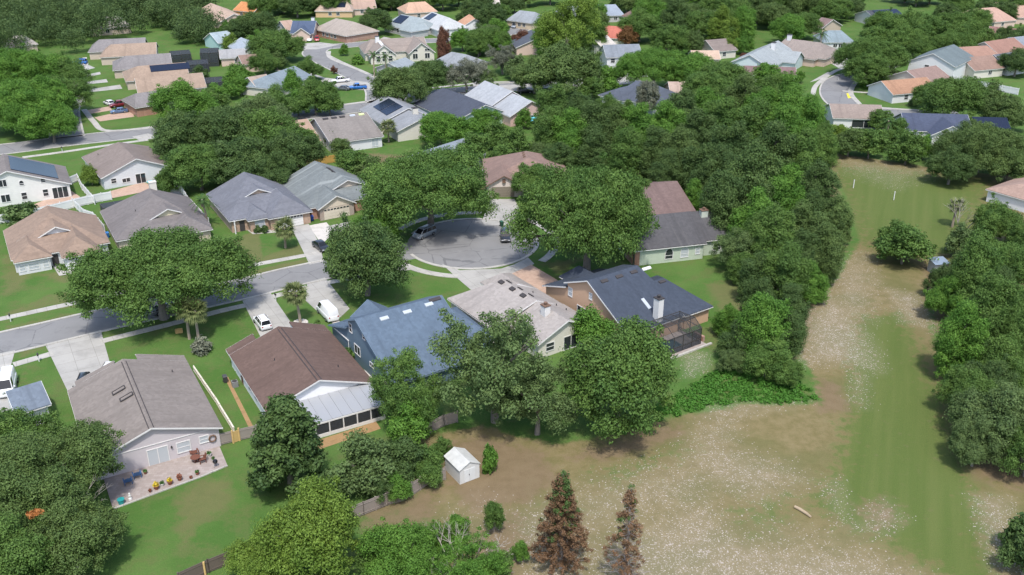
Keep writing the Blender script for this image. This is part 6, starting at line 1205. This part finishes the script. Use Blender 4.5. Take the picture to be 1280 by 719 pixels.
palm("fan palm on the lawn in front of the brick walled house", 357, 310, 4.0, 2.5, seed=5, n=44); palm("fan palm standing alone at the right of the upper field", 1190, 284, 4.6, 2.0, seed=6, n=26); palm("fan palm between the taupe and silver roofs", 486, 178, 4.2, 2.6, seed=7, n=40)
palm("feather palm between the taupe grey roof and the brick walled house", 260, 283, 5.5, 3.0, False, 16, 8); palm("left feather palm in front of the cream gables", 468, 96, 7, 3.2, False, 14, 9, "feather palms before the cream gables"); palm("right feather palm in front of the cream gables", 483, 97, 7, 3.2, False, 14, 10, "feather palms before the cream gables"); palm("feather palm in front of the hazel roof", 1023, 75, 9, 3.4, False, 15, 12); palm("feather palm at the left of the midnight blue roof", 1108, 176, 5, 2.8, False, 15, 13); palm("fan palm beside the blue house's far shrubs at the right wood", 1240, 150, 6, 3, True, 30, 14) if False else None
t = thing("stone_ring", "white stone ring around the palm base on the driveway lawn", "stone ring", (*g(375.5, 404), 0)); mb = MB()
for k in range(14): a_ = k * .449; mb.lathe((1.0 * math.cos(a_), 1.0 * math.sin(a_), 0), [(.24, 0), (.26, .14), (.12, .24)], 6)
mb.lathe((0, 0, .02), [(.95, 0), (.95, .06)], 14); mb.build("stones", M_STONE, t)
def scrub_ring(label, px, py): T('B', 'pg', px, py, 26, label)
scrub_ring("dry pale clump of palm boots at the foot of the twin palms", 250, 432)

# dead pines, bare tree, bare shrub
def dead_pine(label, px, py, h, R, dens, seed, greens):
    rg = random.Random(seed); t = thing("dead_pine", label, "tree", (*g(px, py, h), 0), seed); tb = MB(); tb.bar((0, 0, -.1), (.1, .05, h * .55), .2, .13, 8); tb.bar((.1, .05, h * .55), (0, .1, h), .13, .03, 6); C, Rr, Cg, Rg = [], [], [], []
    z = .9; k = 0
    while z < h - .3:
        f = 1 - (z / h) ** 1.15; L = R * (f * .95 + .08) * rg.uniform(.8, 1.1)
        for j in range(6):
            az = j * 1.047 + k * .5 + rg.uniform(-.3, .3); e = Vector((L * math.cos(az), L * math.sin(az), z + L * rg.uniform(.1, .45))); tb.bar((0, .05, z), e, .035, .012, 4)
            for s_ in (.3, .5, .7, .88, 1.0):
                if rg.random() < dens:
                    p = Vector((0, 0, z)).lerp(e, s_) + Vector((rg.uniform(-.15, .15), rg.uniform(-.15, .15), rg.uniform(-.1, .15))); (Cg if rg.random() < greens * (z / h) ** 2 else C).append(p); (Rg if len(Cg) > len(Rg) else Rr).append(rg.uniform(.2, .38))
        z += .42; k += 1
    Cg.append(Vector((0, .1, h + .1))); Rg.append(.35); tb.build("trunk", simple("pine_bark", (.27, .235, .22), .9, .2, 4), t)
    for nm, c, r, q in (("brown_needles", C, Rr, 'rn'), ("green_needles", Cg, Rg, 'dk')):
        me = leaf_mesh(nm, [tuple(p) for p in c], r, int(len(c) * 60), .085, seed, 1.0, .2); me.materials.append(LM[q]); o = bpy.data.objects.new(nm, me); COL.objects.link(o); o.parent = t
LM['rn'] = leafmat("pine_needle_brown", (.125, .070, .036), (.29, .175, .098))
dead_pine("taller bushy brown dying pine at the bottom edge", 704, 592, 12.0, 3.3, .95, 3, .5); dead_pine("thinner sparse brown pine with a bare leader, right of the bushy one", 788, 610, 12.5, 2.7, .2, 5, .25)
def bare_tree(label, px, py, h, n, spread, seed, name="bare_tree", sc_=1.0, rot=0):
    rg = random.Random(seed); mb = MB()
    def grow(p, d, L, r, lv):
        q = p + d * L; mb.bar(p, q, r, r * .6, 5)
        if lv > 0:
            for _ in range(rg.randint(2, 3)): grow(q, (d + Vector((rg.uniform(-1, 1), rg.uniform(-1, 1), rg.uniform(-.4, .6))) * spread).normalized(), L * rg.uniform(.6, .85), r * .55, lv - 1)
    for k in range(n): a_ = k * 6.28 / n + rg.uniform(-.3, .3); grow(Vector((0, 0, 0)), Vector((math.cos(a_) * spread, math.sin(a_) * spread, 1)).normalized(), h * .34, .13, 4)
    o = mb.build(name, M_PALE); o.location = (*g(px, py), 0); tag(o, label, "tree"); return o
bare_tree("bleached bare dead tree at the right side of the upper field", 1202, 294, 7, 3, .55, 4); bare_tree("sprawling bare grey branches at the bottom edge", 563, 722, 6.2, 6, .8, 6, "bare_shrub"); bare_tree("bare pale branches poking from the top of the lower left oak", 95, 660, 8.5, 2, .6, 9) ; bare_tree("thin bare grey shrub beside the weathered grey fence", 622, 700, 2.6, 4, .8, 12, "bare_shrub")
mb = leaf_mesh("orange_sprig", [(0, 0, 0), (.4, .2, .1), (-.4, .1, 0)], [.45, .4, .3], 200, .2, 3); mb.materials.append(LM['or']); o = bpy.data.objects.new("dead_sprig", mb); COL.objects.link(o); o.location = (*g(41, 643, 9.2), 9.2); tag(o, "orange dead leaf sprig on the lower left oak", "dead sprig")
# bright vines spilling down the bank at the field edge
rs = np.random.RandomState(7); poly = W([(822, 505), (850, 492), (872, 478), (900, 462), (935, 470), (1005, 480), (1026, 500), (985, 505), (935, 503), (890, 508), (850, 519), (790, 540), (760, 545)]); P_ = np.array(poly); C = []; Rr = []
while len(C) < 420:
    q = P_.min(0) + rs.rand(2) * (P_.max(0) - P_.min(0))
    if inside(q[None], poly)[0]: C.append((q[0], q[1], .04 + .2 * rs.rand())); Rr.append(.36 + .3 * rs.rand())
me = leaf_mesh("ground_vines", C, Rr, 26000, .15, 5, .7); me.materials.append(LM['gn']); o = bpy.data.objects.new("ground_vines", me); COL.objects.link(o); tag(o, "bright green vines covering the bank at the field edge", "ground cover", kind="stuff")
